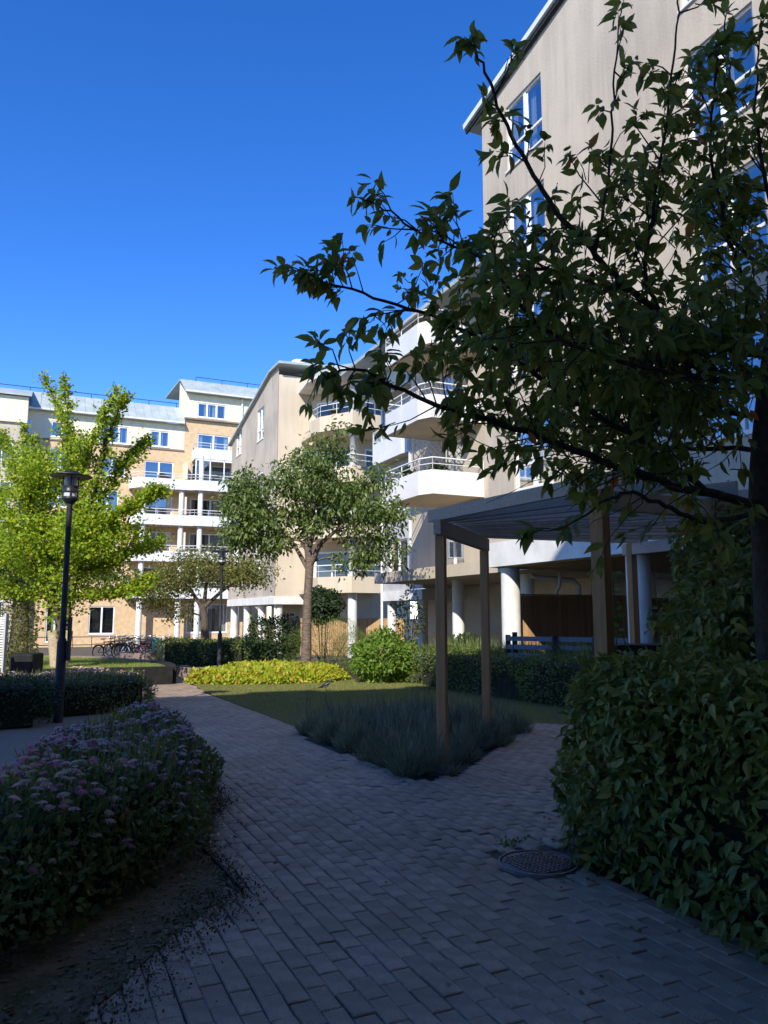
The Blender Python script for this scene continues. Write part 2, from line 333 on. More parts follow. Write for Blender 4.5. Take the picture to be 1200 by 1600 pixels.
struct(sheet('gravel_area', [(-12, 4.2), (-1.0, 4.8), (-.2, 5.4), (.3, 7.0), (.9, 8.4), (1.2, 9.5), (1.75, 9.6), (1.75, 12), (2.2, 19.5), (2.2, 21.2), (-12, 21.2)], -.022, M_GRAVEL))
struct(sheet('hedge_bed', [(3.9, -3), (3.35, 2.6), (3.3, 4.6), (5.5, 5.3), (9, 8.7), (12, 8.7), (12, -3)], -.018, M_SOIL))
LAV = [(3.52, 6.92), (3.95, 7.02), (6.7, 9.75), (6.1, 11.5), (3.65, 11.3)]
struct(sheet('lavender_bed', LAV, -.016, M_SOIL))
LAWN = [(3.75, 11.2), (3.65, 11.3), (6.1, 11.5), (6.7, 9.75), (7.3, 10.2), (9.2, 8.9), (9.6, 12), (9.6, 19), (8.6, 21), (6, 20.6), (4.05, 21.4), (3.78, 18.4)]
struct(sheet('lawn', LAWN, -.006, M_LAWN))
struct(sheet('shrub_bed', [(9.2, 8.9), (12, 8.7), (12.5, 30), (8.2, 27.5), (4.6, 24.5), (4.05, 21.4), (6, 20.6), (8.6, 21), (9.6, 19), (9.6, 12)], -.026, M_SOIL))
RL = [(-16, 21.4), (3.5, 21.4)]+[(3.5-.0+0.25*math.sin(k*.5), 21.4+k*.8) for k in range(1, 6)]+[(3.2, 26.6), (2.2, 30), (-.5, 32.5), (-16, 33.5)]
m_ = MB(); top = [G(*p) for p in RL]; n_ = len(top)
m_.add([(p[0], p[1], gz(p[1])+.40) for p in top], [tuple(range(n_))]); struct(m_.build('raised_lawn', M_LAWN))

# ---- pavers: 300 largest as parts, the rest joined
def paving():
    bl, bw = .205, .1025; g = .0045
    us = np.arange(-1.5, 9.2, bw); cells = []
    for i, u in enumerate(us):
        off = (i % 2)*bl/2
        for v in np.arange(-.3+off, 24, bl): cells.append((u+bw/2, v+bl/2))
    Q = np.array(cells); keep = in_poly(Q, PATH)
    mh = np.array(MANHOLE)
    keep &= np.linalg.norm(Q-mh, axis=1) > .262
    Q = Q[keep]; W = toW(Q); fr = W[:, 1] > .8
    Q = Q[fr]; W = W[fr]; N = len(Q)
    # template: bevelled paver
    hx, hy, b = (bw-g)/2, (bl-g)/2, .0045
    tv = np.array([(sx*hx, sy*hy, -.05) for sx, sy in ((-1, -1), (1, -1), (1, 1), (-1, 1))]+[(sx*hx, sy*hy, -b) for sx, sy in ((-1, -1), (1, -1), (1, 1), (-1, 1))]+[(sx*(hx-b), sy*(hy-b), 0) for sx, sy in ((-1, -1), (1, -1), (1, 1), (-1, 1))])
    tf = [(8, 9, 10, 11)]+[(a+i, a+(i+1) % 4, a+4+(i+1) % 4, a+4+i) for a in (0, 4) for i in range(4)]
    ang = TH+rng.normal(0, .012, N); dz = rng.normal(0, .0022, N); tx = rng.normal(0, .011, N); ty = rng.normal(0, .011, N)
    # sunken, uneven stones round the manhole
    near = np.exp(-(np.linalg.norm(Q-mh-np.array([.25, .25]), axis=1)/.55)**2); dz += near*rng.normal(-.006, .012, N); tx += near*rng.normal(0, .06, N); ty += near*rng.normal(0, .05, N); ang += near*rng.normal(0, .06, N)
    J = rng.normal(0, .002, (N, 2))
    score = []
    for i in range(N):
        px, py, f = proj((W[i, 0], W[i, 1], 0)); score.append(f if -20 < px < 1220 and py < 1610 else 1e9)
    order = np.argsort(score); near_idx = set(order[:300].tolist())
    path = bpy.data.objects['path']
    me = bpy.data.meshes.new('brick'); me.from_pydata([tuple(p) for p in tv], [], tf); me.materials.append(M_PAVER)
    VV = []; FF = []
    ca, sa = np.cos(ang), np.sin(ang)
    for i in range(N):
        z0 = gz(W[i, 1])+dz[i]
        x0, y0 = W[i, 0]+J[i, 0], W[i, 1]+J[i, 1]
        if i in near_idx:
            o = link('brick', me, path); o.location = (x0, y0, z0); o.rotation_euler = (tx[i], ty[i], ang[i])
        else:
            X = tv[:, 0]*ca[i]-tv[:, 1]*sa[i]; Y = tv[:, 0]*sa[i]+tv[:, 1]*ca[i]
            VV.append(np.stack([x0+X, y0+Y, z0+tv[:, 2]+tv[:, 0]*-ty[i]+tv[:, 1]*tx[i]], 1)); FF.append(np.array(tf)+12*(len(VV)-1))
    npmesh('paving_bricks', np.concatenate(VV), np.concatenate(FF), M_PAVER, path, 'stuff')
MANHOLE = (3.10, 4.38)
paving()

# ================================================================== buildings
class Fr:
    """a wall plane: s along the wall, z up, o outwards"""
    def __init__(s, kind, c): s.k, s.c = kind, c
    def p(s, a, z, o=0.): return G(s.c-o, a, z) if s.k == 'u' else G(a, s.c-o, z)
def fbox(mb, F, s0, s1, z0, z1, o0, o1): mb.box8([F.p(a, z, o) for z in (z0, z1) for a, o in ((s0, o0), (s1, o0), (s1, o1), (s0, o1))])
def wall(mb, F, s0, s1, z0, z1, holes=(), depth=.32, inter=None):
    xs = sorted({s0, s1, *[h[0] for h in holes], *[h[1] for h in holes]}); zs = sorted({z0, z1, *[h[2] for h in holes], *[h[3] for h in holes]})
    xs = [x for x in xs if s0 <= x <= s1]; zs = [z for z in zs if z0 <= z <= z1]
    for a, b in zip(xs, xs[1:]):
        for c, d in zip(zs, zs[1:]):
            ma, mz = (a+b)/2, (c+d)/2
            if any(h[0] < ma < h[1] and h[2] < mz < h[3] for h in holes): continue
            mb.quad(F.p(a, c), F.p(b, c), F.p(b, d), F.p(a, d))
    for a, b, c, d in [h[:4] for h in holes]:
        mb.quad(F.p(a, c), F.p(b, c), F.p(b, c, -depth), F.p(a, c, -depth)); mb.quad(F.p(a, d), F.p(b, d), F.p(b, d, -depth), F.p(a, d, -depth))
        mb.quad(F.p(a, c), F.p(a, d), F.p(a, d, -depth), F.p(a, c, -depth)); mb.quad(F.p(b, c), F.p(b, d), F.p(b, d, -depth), F.p(b, c, -depth))
        if inter is not None: inter.quad(F.p(a, c, -depth), F.p(b, c, -depth), F.p(b, d, -depth), F.p(a, d, -depth))
def window(root, F, h, cols=2, transom=None, sill=True, fw=.06, door=False, name='window'):
    a, b, c, d = h[:4]; mb = MB(); o0, o1 = -.13, -.05
    e = .004
    fbox(mb, F, a+e, b-e, d-fw, d-e, o0, o1); fbox(mb, F, a+e, b-e, c+e, c+fw, o0, o1); fbox(mb, F, a+e, a+fw, c+fw, d-fw, o0, o1); fbox(mb, F, b-fw, b-e, c+fw, d-fw, o0, o1)
    cw = (b-a)/cols
    for k in range(1, cols): fbox(mb, F, a+k*cw-fw*.75, a+k*cw+fw*.75, c+fw, d-fw, o0, o1+.004)
    if transom: 
        z = c+(d-c)*transom
        for k in range(cols): fbox(mb, F, a+k*cw+fw*.76, a+(k+1)*cw-fw*.76, z-fw*.5, z+fw*.5, o0, o1-.003)
    if sill: fbox(mb, F, a-.04, b+.04, c-.05, c-.001, -.05, .045)
    w_ = mb.build(name, M_WHITEM, root)
    g = MB(); g.quad(F.p(a+.02, c+.02, -.09), F.p(b-.02, c+.02, -.09), F.p(b-.02, d-.02, -.09), F.p(a+.02, d-.02, -.09)); g.build('pane', M_GLASS, w_)
    r = random.random()
    if r < .75:
        cu = MB()
        for k in range(cols):
            x0 = a+k*cw; 
            for side in (0, 1):
                wd = cw*random.uniform(.1, .33); s0 = x0+.05 if side == 0 else x0+cw-.05-wd
                n = 6
                for q in range(n):
                    oa, ob = (-.2, -.235) if q % 2 else (-.235, -.2)
                    cu.quad(F.p(s0+wd*q/n, c+.02, oa), F.p(s0+wd*(q+1)/n, c+.02, ob), F.p(s0+wd*(q+1)/n, d-.02, ob), F.p(s0+wd*q/n, d-.02, oa))
        cu.build('curtain', M_CURT, w_)
    return w_
def railing(root, pts, z0, z1, name='railing', posts=True, mid=1):
    mb = MB()
    for (a, b) in zip(pts, pts[1:]):
        A, B = Vector((a[0], a[1], 0)), Vector((b[0], b[1], 0)); ln = (B-A).length
        hs = [z1]+[z0+(z1-z0)*(k+1)/(mid+1) for k in range(mid)]
        for i, h in enumerate(hs): mb.tube([A+Vector((0, 0, h)), B+Vector((0, 0, h))], .028 if i == 0 else .016, 6)
        n = max(1, int(ln/1.0))
        for k in range(n+1):
            q = A.lerp(B, k/n); mb.tube([q+Vector((0, 0, z0)), q+Vector((0, 0, z1))], .018, 5)
    return mb.build(name, M_WHITEM, root)
def balcony(root, pts, zb, zt, m_par=None, slab_m=None, rail=True, th=.10, inner=None):
    """pts: outline on plan (world), open at the back; parapet from zb to zt, rail above"""
    m_par = m_par or M_PANEL
    poly = pts if inner is None else pts+inner
    mb = MB(); mb.prism(poly, zb+.02, zb+.24); sb = mb.build('balcony', slab_m or M_TAN, root)
    for a, b in zip(pts, pts[1:]):
        A, B = Vector((a[0], a[1], 0)), Vector((b[0], b[1], 0)); ln = (B-A).length; n = max(1, round(ln/1.3)); d = (B-A)/n; nrm = Vector((d.y, -d.x, 0)).normalized()*.03
        for k in range(n):
            p, q = A+d*k+d.normalized()*.006, A+d*(k+1)-d.normalized()*.006
            pm = MB(); pm.box8([tuple(x+Vector((0, 0, z))) for z in (zb, zt) for x in (p-nrm, q-nrm, q+nrm, p+nrm)]); pm.build('parapet_panel', m_par, sb)
    if rail: 
        r_ = railing(sb, pts, zt, zt+.42, 'rail', mid=1)
    return sb

# ---------- the near block on columns (right)
def right_block():
    root = thing('apartment_block', 'beige rendered apartment block raised on round white columns behind the pergola', 'apartment block', GG(10.8, 10))
    F = Fr('u', 10.8); V0, V1 = -1.0, 17.05; zs = 2.84
    wl = MB(); it = MB(); holes = []
    for fl in range(4):
        c = 4.66+2.85*fl; d = c+1.83
        for v0 in (14.3, 8.3, 2.4): holes.append((v0, v0+1.55, c, d))
    ztop = lambda v: 15.62+.173*(17.05-v)
    zw = 15.60
    wall(wl, F, V0, V1, zs+.62, zw, holes, inter=it)
    vr = 8.0
    wl.add([F.p(V1, zw), F.p(vr, zw), F.p(V0, zw), F.p(V0, ztop(vr)-.3), F.p(vr, ztop(vr)), F.p(V1, ztop(V1)+.001)], [(0, 1, 4, 5), (1, 2, 3, 4)])
    # far end wall (turned away) and near end
    wl.quad(G(10.8, V1, zs), G(20, V1, zs), G(20, V1, 15.6), G(10.8, V1, 15.6)); wl.quad(G(10.8, V0, zs), G(20, V0, zs), G(20, V0, 16), G(10.8, V0, 16))
    wl.build('wall', M_PLASTER, root); it.build('interior', M_DARK, root)
    for h in holes: window(root, F, h, 2, .34)
    b = MB(); b.lbox(10.74, 20, V0, V1+.05, zs, zs+.62); b.build('floor_slab', M_WHITE, root)
    sf = MB()
    for k in range(46): sf.lbox(10.95+k*.2, 10.95+k*.2+.185, V0+.1, V1-.1, zs-.025, zs-.001)
    sf.build('soffit_boards', M_SOFFIT, root, 'stuff')
    rf = MB()
    def rp(u, v, dz): return G(u, v, ztop(v)+dz)
    a0, a1 = 10.66, 20
    v2 = V1+.7
    rf.box8([rp(a0, v2, .02), rp(a1, v2, .02), rp(a1, vr, .02), rp(a0, vr, .02), rp(a0, v2, .16), rp(a1, v2, .16), rp(a1, vr, .16), rp(a0, vr, .16)])
    zr = ztop(vr); rf.box8([G(a0, vr, zr+.02), G(a1, vr, zr+.02), G(a1, V0-.4, zr-1), G(a0, V0-.4, zr-1), G(a0, vr, zr+.16), G(a1, vr, zr+.16), G(a1, V0-.4, zr-.86), G(a0, V0-.4, zr-.86)])
    ro = rf.build('roof', M_ROOF, root)
    tr = MB(); tr.bar(rp(a0-.02, v2+.02, .13), rp(a0-.02, vr, .13), .05, .16); tr.build('roof_edge', M_TRIM, ro)
    tr = MB(); tr.bar(rp(a0+.05, v2, -.03), rp(a0+.05, vr, -.03), .05, .1); tr.build('roof_board', M_DARK, ro)
    for (u, v) in ((11.12, 16.6), (11.15, 12.05), (11.15, 7.4), (11.15, 2.5), (15.5, 16.4), (15.5, 10)):
        z0 = gzl(u, v)-.1; p = G(u, v); c = MB(); c.lathe((p[0], p[1], 0), [(.24, z0), (.24, zs-.03)], 28); c.build('column', M_WHITE, root)
    # ground-floor core wall under the block
    cw = MB(); cw.lbox(16.5, 20, V0, V1-1.2, gzl(12, 10)-.2, zs-.03); cw.build('ground_floor_wall', M_TAN, root)
    pp = MB(); A = [at(830, 888, 23), at(832, 900, 23), at(842, 903, 23), at(895, 907, 23), at(904, 915, 23), at(905, 945, 23)]
    pp.tube(A, .085, 10); pp.build('waste_pipe', M_GREYW, root)
    pp = MB(); A = [at(875, 886, 22), at(875, 915, 22), at(870, 923, 22), at(866, 945, 22)]; pp.tube(A, .05, 8); pp.build('down_pipe', M_GREYW, root)
    return root
right_block()

def board_fence(label, p0, p1, z0, z1, m, w=.11, group=None, cap=True, name='board_fence'):
    """p0,p1 in grid coordinates"""
    A, B = Vector(G(*p0)), Vector(G(*p1)); d = B-A; ln = d.length; d.normalize(); nrm = Vector((d.y, -d.x, 0))
    root = thing(name, label, 'fence', (A.x, A.y, z0), group)
    mb = MB(); n = int(ln/w)
    for k in range(n):
        a = A+d*(k*w+.006); b = A+d*((k+1)*w-.006); t = nrm*(.014+.004*random.random()); 
        mb.box8([tuple(q+Vector((0, 0, z))) for z in (z0, z1-random.random()*.006) for q in (a-t, b-t, b+t, a+t)])
    mb.build('boards', m, root, 'stuff')
    r = MB()
    for z in (z0+.3, z1-.25): r.bar(tuple(A-nrm*.045+Vector((0, 0, z))), tuple(B-nrm*.045+Vector((0, 0, z))), .04, .08)
    r.build('rail', m, root)
    if cap: c = MB(); c.bar(tuple(A+Vector((0, 0, z1+.02))), tuple(B+Vector((0, 0, z1+.02))), .07, .035); c.build('cap_rail', m, root)
    return root
board_fence('brown vertical board fence under the beige block behind its corner column', (11.3, 17.25), (15.6, 17.25), gzl(12, 17)-.05, 2.14, M_FENCE)
board_fence('dark board fence under the block beside the second round column', (12.2, 13.2), (16.5, 12.6), gzl(12, 13)-.05, 1.95, M_FENCED)

# ---------- recessed block with balconies between the two gables
def recessed_block():
    root = thing('apartment_block', 'recessed grey and tan block with stacked white balconies and trellis screens', 'apartment block', GG(14.5, 28))
    # wall facing the court, v 28..34, u 14.5
    zs = 2.25
    F = Fr('u', 14.5); wl = MB(); it = MB()
    hs = [(29.4, 31.3, 3.3+2.87*k, 4.9+2.87*k) for k in range(3)]
    wall(wl, F, 28, 32, zs+.45, 13.2, hs, inter=it)
    Fv = Fr('v', 28.0); h2 = [(15.6, 17.2, 6.2+2.87*k-.0, 8.2+2.87*k) for k in range(2)]
    wl.build('wall', M_GREYW, root)
    w2 = MB(); wall(w2, Fv, 14.5, 22, zs+.45, 13.2, h2, inter=it); w2.build('end_wall', M_TAN, root)
    for h in hs: window(root, F, h, 2, None)
    for h in h2: window(root, Fv, h, 2, None)
    # wall facing the court between the near block and the step, set far back
    F3 = Fr('u', 14.0); w3 = MB(); h3 = [(20.2+3.6*q, 21.8+3.6*q, 3.2+2.85*k, 5.2+2.85*k) for k in range(3) for q in range(2)]
    w3m = MB(); wall(w3m, F3, 17.05, 28, 3.26, 13.3, h3, inter=it); w3m.build('rear_wall', M_PLASTER, root)
    for h in h3: window(root, F3, h, 2, None, sill=False)
    it.build('interior', M_DARK, root)
    b = MB(); b.lbox(14.44, 22, 27.95, 32.05, zs, zs+.44); b.build('floor_slab', M_WHITE, root)
    b = MB(); b.lbox(12.3, 22, 17.1, 27.9, 2.85, 3.25); b.build('floor_slab', M_TAN, root)
    # ground floor: brick base, wall, columns
    g = MB(); g.lbox(16.5, 22, 20, 32, gzl(16, 26)-.3, 2.84); g.build('ground_floor_wall', M_TAN, root)
    g = MB(); g.lbox(16.46, 16.499, 20, 32, gzl(16, 26)-.3, .9); g.build('brick_base', M_BRICK, root)
    for (u, v, zt) in ((14.75, 28.5, zs), (13.5, 23.4, 2.85), (14.8, 31.6, zs), (13.6, 19.4, 2.85)):
        p = G(u, v); c = MB(); c.lathe((p[0], p[1], 0), [(.21, gz(p[1])-.1), (.21, zt)], 24); c.build('column', M_WHITE, root)
    # lower stack: white balconies with chamfered outer corner
    for k in range(5):
        zb = 5.67+2.62*k-.02
        if k > 2: break
        P = [G(14.0, 22.4), G(12.0, 22.4), G(11.75, 22.9), G(11.75, 25.6), G(14.0, 25.6)]
        balcony(root, P, zb, zb+.82, M_PANEL if k else M_WHITEM)
        # trellis screen and side panel
        tr = MB(); z0, z1 = zb+.9, zb+2.55
        for q in np.arange(-1.6, 1.9, .27):
            for sg in (1, -1):
                x0, x1 = 12.75, 13.95; a0 = z0; pts = []
                for t in np.linspace(0, 1, 12):
                    u = x0+(x1-x0)*t; z = (z0+z1)/2+q+sg*(t-.5)*(x1-x0)
                    if z0 <= z <= z1: pts.append(G(u, 25.3+.012*sg, z))
                if len(pts) > 1: tr.bar(pts[0], pts[-1], .025, .025)
        tr.lbox(12.72, 12.76, 25.28, 25.32, z0-.05, z1+.05); tr.lbox(13.94, 13.98, 25.28, 25.32, z0-.05, z1+.05)
        tr.build('trellis', M_WHITEM if k != 2 else M_FENCE, root)
    # upper stack: grey-sided balconies
    for k in range(2):
        zb = 8.40+2.95*(k-0)
        P = [G(15.6, 28.3), G(14.0, 28.3), G(13.9, 28.7), G(13.9, 31.7), G(14.5, 31.7)]
        if k == 0: zb = 8.4
        sb = balcony(root, P, zb, zb+.95, M_PANEL, rail=False)
        rg = MB(); A = [G(13.88, v, zb+.97) for v in (28.7, 30.5, 32.4)]
        rg.quad(G(13.9, 28.75, zb+.97), G(13.9, 31.65, zb+.97), G(13.9, 31.65, zb+1.5), G(13.9, 28.75, zb+1.5)); rg.build('glass_screen', M_BGLASS, sb)
        railing(sb, [G(14.0, 28.3), G(13.9, 28.7), G(13.9, 31.7)], zb+.95, zb+1.52, 'rail', mid=0)
        sp = MB(); sp.lbox(14.1, 15.5, 28.25, 28.29, zb+.95, zb+2.5); sp.build('side_screen', M_GREYW, sb)
    # timber slat screen below the upper stack
    sl_ = MB()
    for q in range(14): sl_.lbox(14.05, 15.2, 28.1, 28.13, 6.3+q*.14, 6.3+q*.14+.09)
    sl_.build('timber_slats', M_FENCE, root, 'stuff')
    sp = MB(); sp.lbox(13.95, 14.05, 28.05, 28.15, 2.7, 8.4); sp.build('screen_post', M_WHITEM, root)
    # roof, one slope rising away from the court
    rf = MB(); 
    rf.box8([G(12.4, 18.5, 12.75), G(22, 18.5, 17.0), G(22, 32.6, 17.0), G(12.4, 32.6, 12.55), G(12.4, 18.5, 12.9), G(22, 18.5, 17.15), G(22, 32.6, 17.15), G(12.4, 32.6, 12.7)])
    rf.build('roof', M_ROOF, root)
    d = MB(); p = at(597, 870, 35.0); d.tube([(p[0], p[1], 12.4), (p[0], p[1], .9), (p[0]-.25, p[1]-.1, .7), (p[0]-.25, p[1]-.1, gz(p[1]))], .06, 8); d.build('down_pipe', M_WHITEM, root)
recessed_block()

# ---------- round-fronted balcony tower
def tower():
    C = [at(470, 700, 43.0), at(484, 700, 41.6), at(500, 700, 40.4), at(552, 700, 39.2), at(598, 700, 40.2), at(612, 700, 42.5)]
    P = [(c[0], c[1]) for c in C]
    root = thing('balcony_tower', 'cream stair tower with angled balconies and one white column between the gables', 'balcony tower', (P[3][0], P[3][1]+3, gz(40)))
    bk = MB(); Q = [(at(480, 700, 43.5)[0], 43.5), (at(560, 700, 42.0)[0], 42.0), (at(606, 700, 43.2)[0], 43.2), (at(640, 700, 50)[0], 50), (at(470, 700, 50)[0], 50)]
    bk.prism(Q, -.7, 14.6); bk.build('wall', M_CREAM, root)
    for k in range(4):
        zb = 2.78+2.875*k
        mb = MB(); mb.prism(P, zb, zb+.22); sb = mb.build('balcony', M_CREAM, root)
        for a, b in zip(P[1:], P[2:-1]):
            A, B = Vector((*a, 0)), Vector((*b, 0)); nn = Vector(((B-A).y, -(B-A).x, 0)).normalized()*.05; e = (B-A).normalized()*.004
            pm = MB(); pm.box8([tuple(x+Vector((0, 0, z))) for z in (zb-.02, zb+.82) for x in (A-nn+e, B-nn-e, B+nn-e, A+nn+e)]); pm.build('parapet_panel', M_CREAM, sb)
        railing(sb, P[1:-1], zb+.82, zb+1.42, 'rail', mid=1)
        cx, cy = at(552, 700, 39.9)[:2]
        c = MB(); c.lathe((cx, cy, 0), [(.19, zb+.22), (.19, zb+2.55), (.24, zb+2.55), (.24, zb+2.70), (.19, zb+2.70), (.19, zb+2.85)], 20); c.build('column', M_WHITE, root)
        # glazed doors behind
        for (xa, ya), (xb, yb) in ((Q[0], Q[1]), (Q[1], Q[2])):
            A, B = Vector((xa, ya, 0)), Vector((xb, yb, 0)); d = (B-A).normalized(); nn = Vector((d.y, -d.x, 0))
            if nn.y > 0: nn = -nn
            l = (B-A).length; s0, s1 = l*.2, l*.85
            wm = MB()
            for (q0, q1, z0, z1) in ((s0, s1, zb+2.25, zb+2.35), (s0, s0+.08, zb+.25, zb+2.25), (s1-.08, s1, zb+.25, zb+2.25), ((s0+s1)/2-.04, (s0+s1)/2+.04, zb+.25, zb+2.25)):
                wm.box8([tuple(x+Vector((0, 0, z))) for z in (z0, z1) for x in (A+d*q0+nn*.005, A+d*q1+nn*.005, A+d*q1+nn*.07, A+d*q0+nn*.07)])
            wo = wm.build('window', M_WHITEM, root)
            pn = MB(); pn.quad(*[tuple(x) for x in (A+d*s0+nn*.03+Vector((0, 0, zb+.25)), A+d*s1+nn*.03+Vector((0, 0, zb+.25)), A+d*s1+nn*.03+Vector((0, 0, zb+2.25)), A+d*s0+nn*.03+Vector((0, 0, zb+2.25)))]); pn.build('pane', M_TGLASS, wo)
    p = at(552, 700, 39.9); c = MB(); c.lathe((p[0], p[1], 0), [(.24, gz(40)-.1), (.24, 2.78)], 20); c.build('column', M_WHITE, root)
    # roof: eaves slab and hipped top
    zc = 14.3; E = [(at(462, 700, 43.5)[0], 43.5), (at(478, 700, 41)[0], 41.0), (at(500, 700, 39.7)[0], 39.7), (at(552, 700, 38.5)[0], 38.5), (at(604, 700, 39.6)[0], 39.6), (at(640, 700, 44)[0], 44.0)]
    rf = MB(); rf.prism(E+[(at(640, 700, 50)[0], 50), (at(462, 700, 50)[0], 50)], zc, zc+.16); ro = rf.build('eaves', M_WHITE, root)
    rt = MB(); apex = (at(575, 700, 47)[0], 47.0, 17.6); n = len(E); vs = [(e[0], e[1]+.1, zc+.165) for e in E]+[apex, (at(500, 700, 47)[0], 47, 17.2)]
    rt.add(vs, [(0, 1, n+1), (1, 2, n+1), (2, 3, n+1), (3, n, n+1), (3, 4, n), (4, 5, n)]); rt.build('roof', M_ROOF, root)
M_TGLASS = mat('tinted_door_glass', (.06, .075, .09), .06, .3, 1, spec=.8)
tower()

# ---------- far gable block (left of the tower)
def left_block():
    root = thing('apartment_block', 'cream and grey gabled block on white columns behind the banded cherry tree', 'apartment block', GG(12.16, 46))
    F = Fr('u', 12.16); V0, V1 = 41.2, 52.3; zs = 2.23
    wl = MB(); it = MB(); hs = []
    for k in range(4):
        d = 14.97-2.87*k
        hs += [(44.2, 45.7, d-2.0, d), (49.6, 51.1, d-2.0-.0 if k else d-1.9, d if k else d-.1)]
    hs = [h for h in hs if h[2] > 3.2]
    zt = lambda v: 15.75+.02-.23*max(0, v-42.6)
    hs = [h if h[3] < zt(h[1])-.1 else (h[0], h[1], h[2]-.75, h[3]-.75) for h in hs]
    zlow = zt(V1)-.02
    # wall up to the low eave, then the strip below the slope built in steps around the openings
    wall(wl, F, V0, V1, zs+.45, 12.0, [h for h in hs if h[3] <= 12.0], inter=it)
    hh = [h for h in hs if h[3] > 12.0]
    cuts = sorted({V0, 42.6, V1, *[x for h in hh for x in h[:2]]})
    for a, b in zip(cuts, cuts[1:]):
        mid = (a+b)/2; h = [q for q in hh if q[0] < mid < q[1]]
        if h:
            h = h[0]
            wl.quad(F.p(a, 12.0), F.p(b, 12.0), F.p(b, h[2]), F.p(a, h[2])); wl.quad(F.p(a, h[3]), F.p(b, h[3]), F.p(b, zt(b)), F.p(a, zt(a)))
        else: wl.quad(F.p(a, 12.0), F.p(b, 12.0), F.p(b, zt(b)), F.p(a, zt(a)))
    dummy = MB(); wall(dummy, F, 0, .001, 0, .001, hh, inter=it); dummy.v = dummy.v[4:]; dummy.f = [tuple(i-4 for i in f) for f in dummy.f[1:]]; dummy.sm = dummy.sm[1:]
    wl.v, wl.f, wl.sm = wl.v, wl.f, wl.sm
    b0 = len(wl.v); wl.v += dummy.v; wl.f += [tuple(i+b0 for i in f) for f in dummy.f if True]; wl.sm += dummy.sm
    wl.build('gable_wall', M_PLASTER2, root); it.build('interior', M_DARK, root)
    for h in hs: window(root, F, h, 2, .34)
    fw = MB(); fw.lbox(12.18, 15.2, V0, V0+.3, zs+.45, 15.3); fw.build('front_wall', M_CREAM, root)
    b = MB(); b.lbox(12.1, 15.2, V0-.06, V1, zs, zs+.44); b.build('floor_slab', M_WHITE, root)
    rf = MB(); a0, a1 = 11.95, 20
    vs = [(V0-.65, 15.75), (42.6, 15.78), (V1+.5, zt(V1+.5))]
    for (va, za), (vb, zb) in zip(vs, vs[1:]):
        rf.box8([G(a0, va, za), G(a1, va, za+.4), G(a1, vb, zb+.4), G(a0, vb, zb), G(a0, va, za+.14), G(a1, va, za+.54), G(a1, vb, zb+.54), G(a0, vb, zb+.14)])
    ro = rf.build('roof', M_ROOF, root)
    p = at(466, 574, 44.5); c = MB(); c.lathe(p, [(.05, .45), (.30, .42), (.42, .34), (.42, 0), (.36, 0), (.36, -.6)], 16); c.build('roof_vent', M_WHITEM, ro)
    for (u, v) in ((12.5, 41.6), (12.5, 44.9), (12.5, 48.3), (12.5, 51.8), (14.6, 41.6)):
        q = G(u, v); c = MB(); c.lathe((q[0], q[1], 0), [(.24, gz(q[1])-.1), (.24, zs)], 20); c.build('column', M_WHITE, root)
    d = MB(); q = G(14.55, V0-.1); d.tube([(q[0]+.25, q[1], 15.6), (q[0]+.2, q[1], 15.1), (q[0], q[1], 14.6), (q[0], q[1], gz(42))], .06, 8); d.build('down_pipe', M_WHITEM, root)
    g = MB(); g.lbox(15.2, 20, V0+1, V1, gz(46)-.3, zs); g.build('ground_floor_wall', M_TAN, root)
left_block()
board_fence('warm orange board fence between the banded cherry tree and the grey downpipe', (13.4, 40.4), (18.2, 37.2), gz(40)-.05, 1.42, M_FENCE)
board_fence('warm orange board fence behind the columns of the far gabled block', (13.2, 44.0), (13.2, 52), gz(44)-.05, 1.3, M_FENCE)

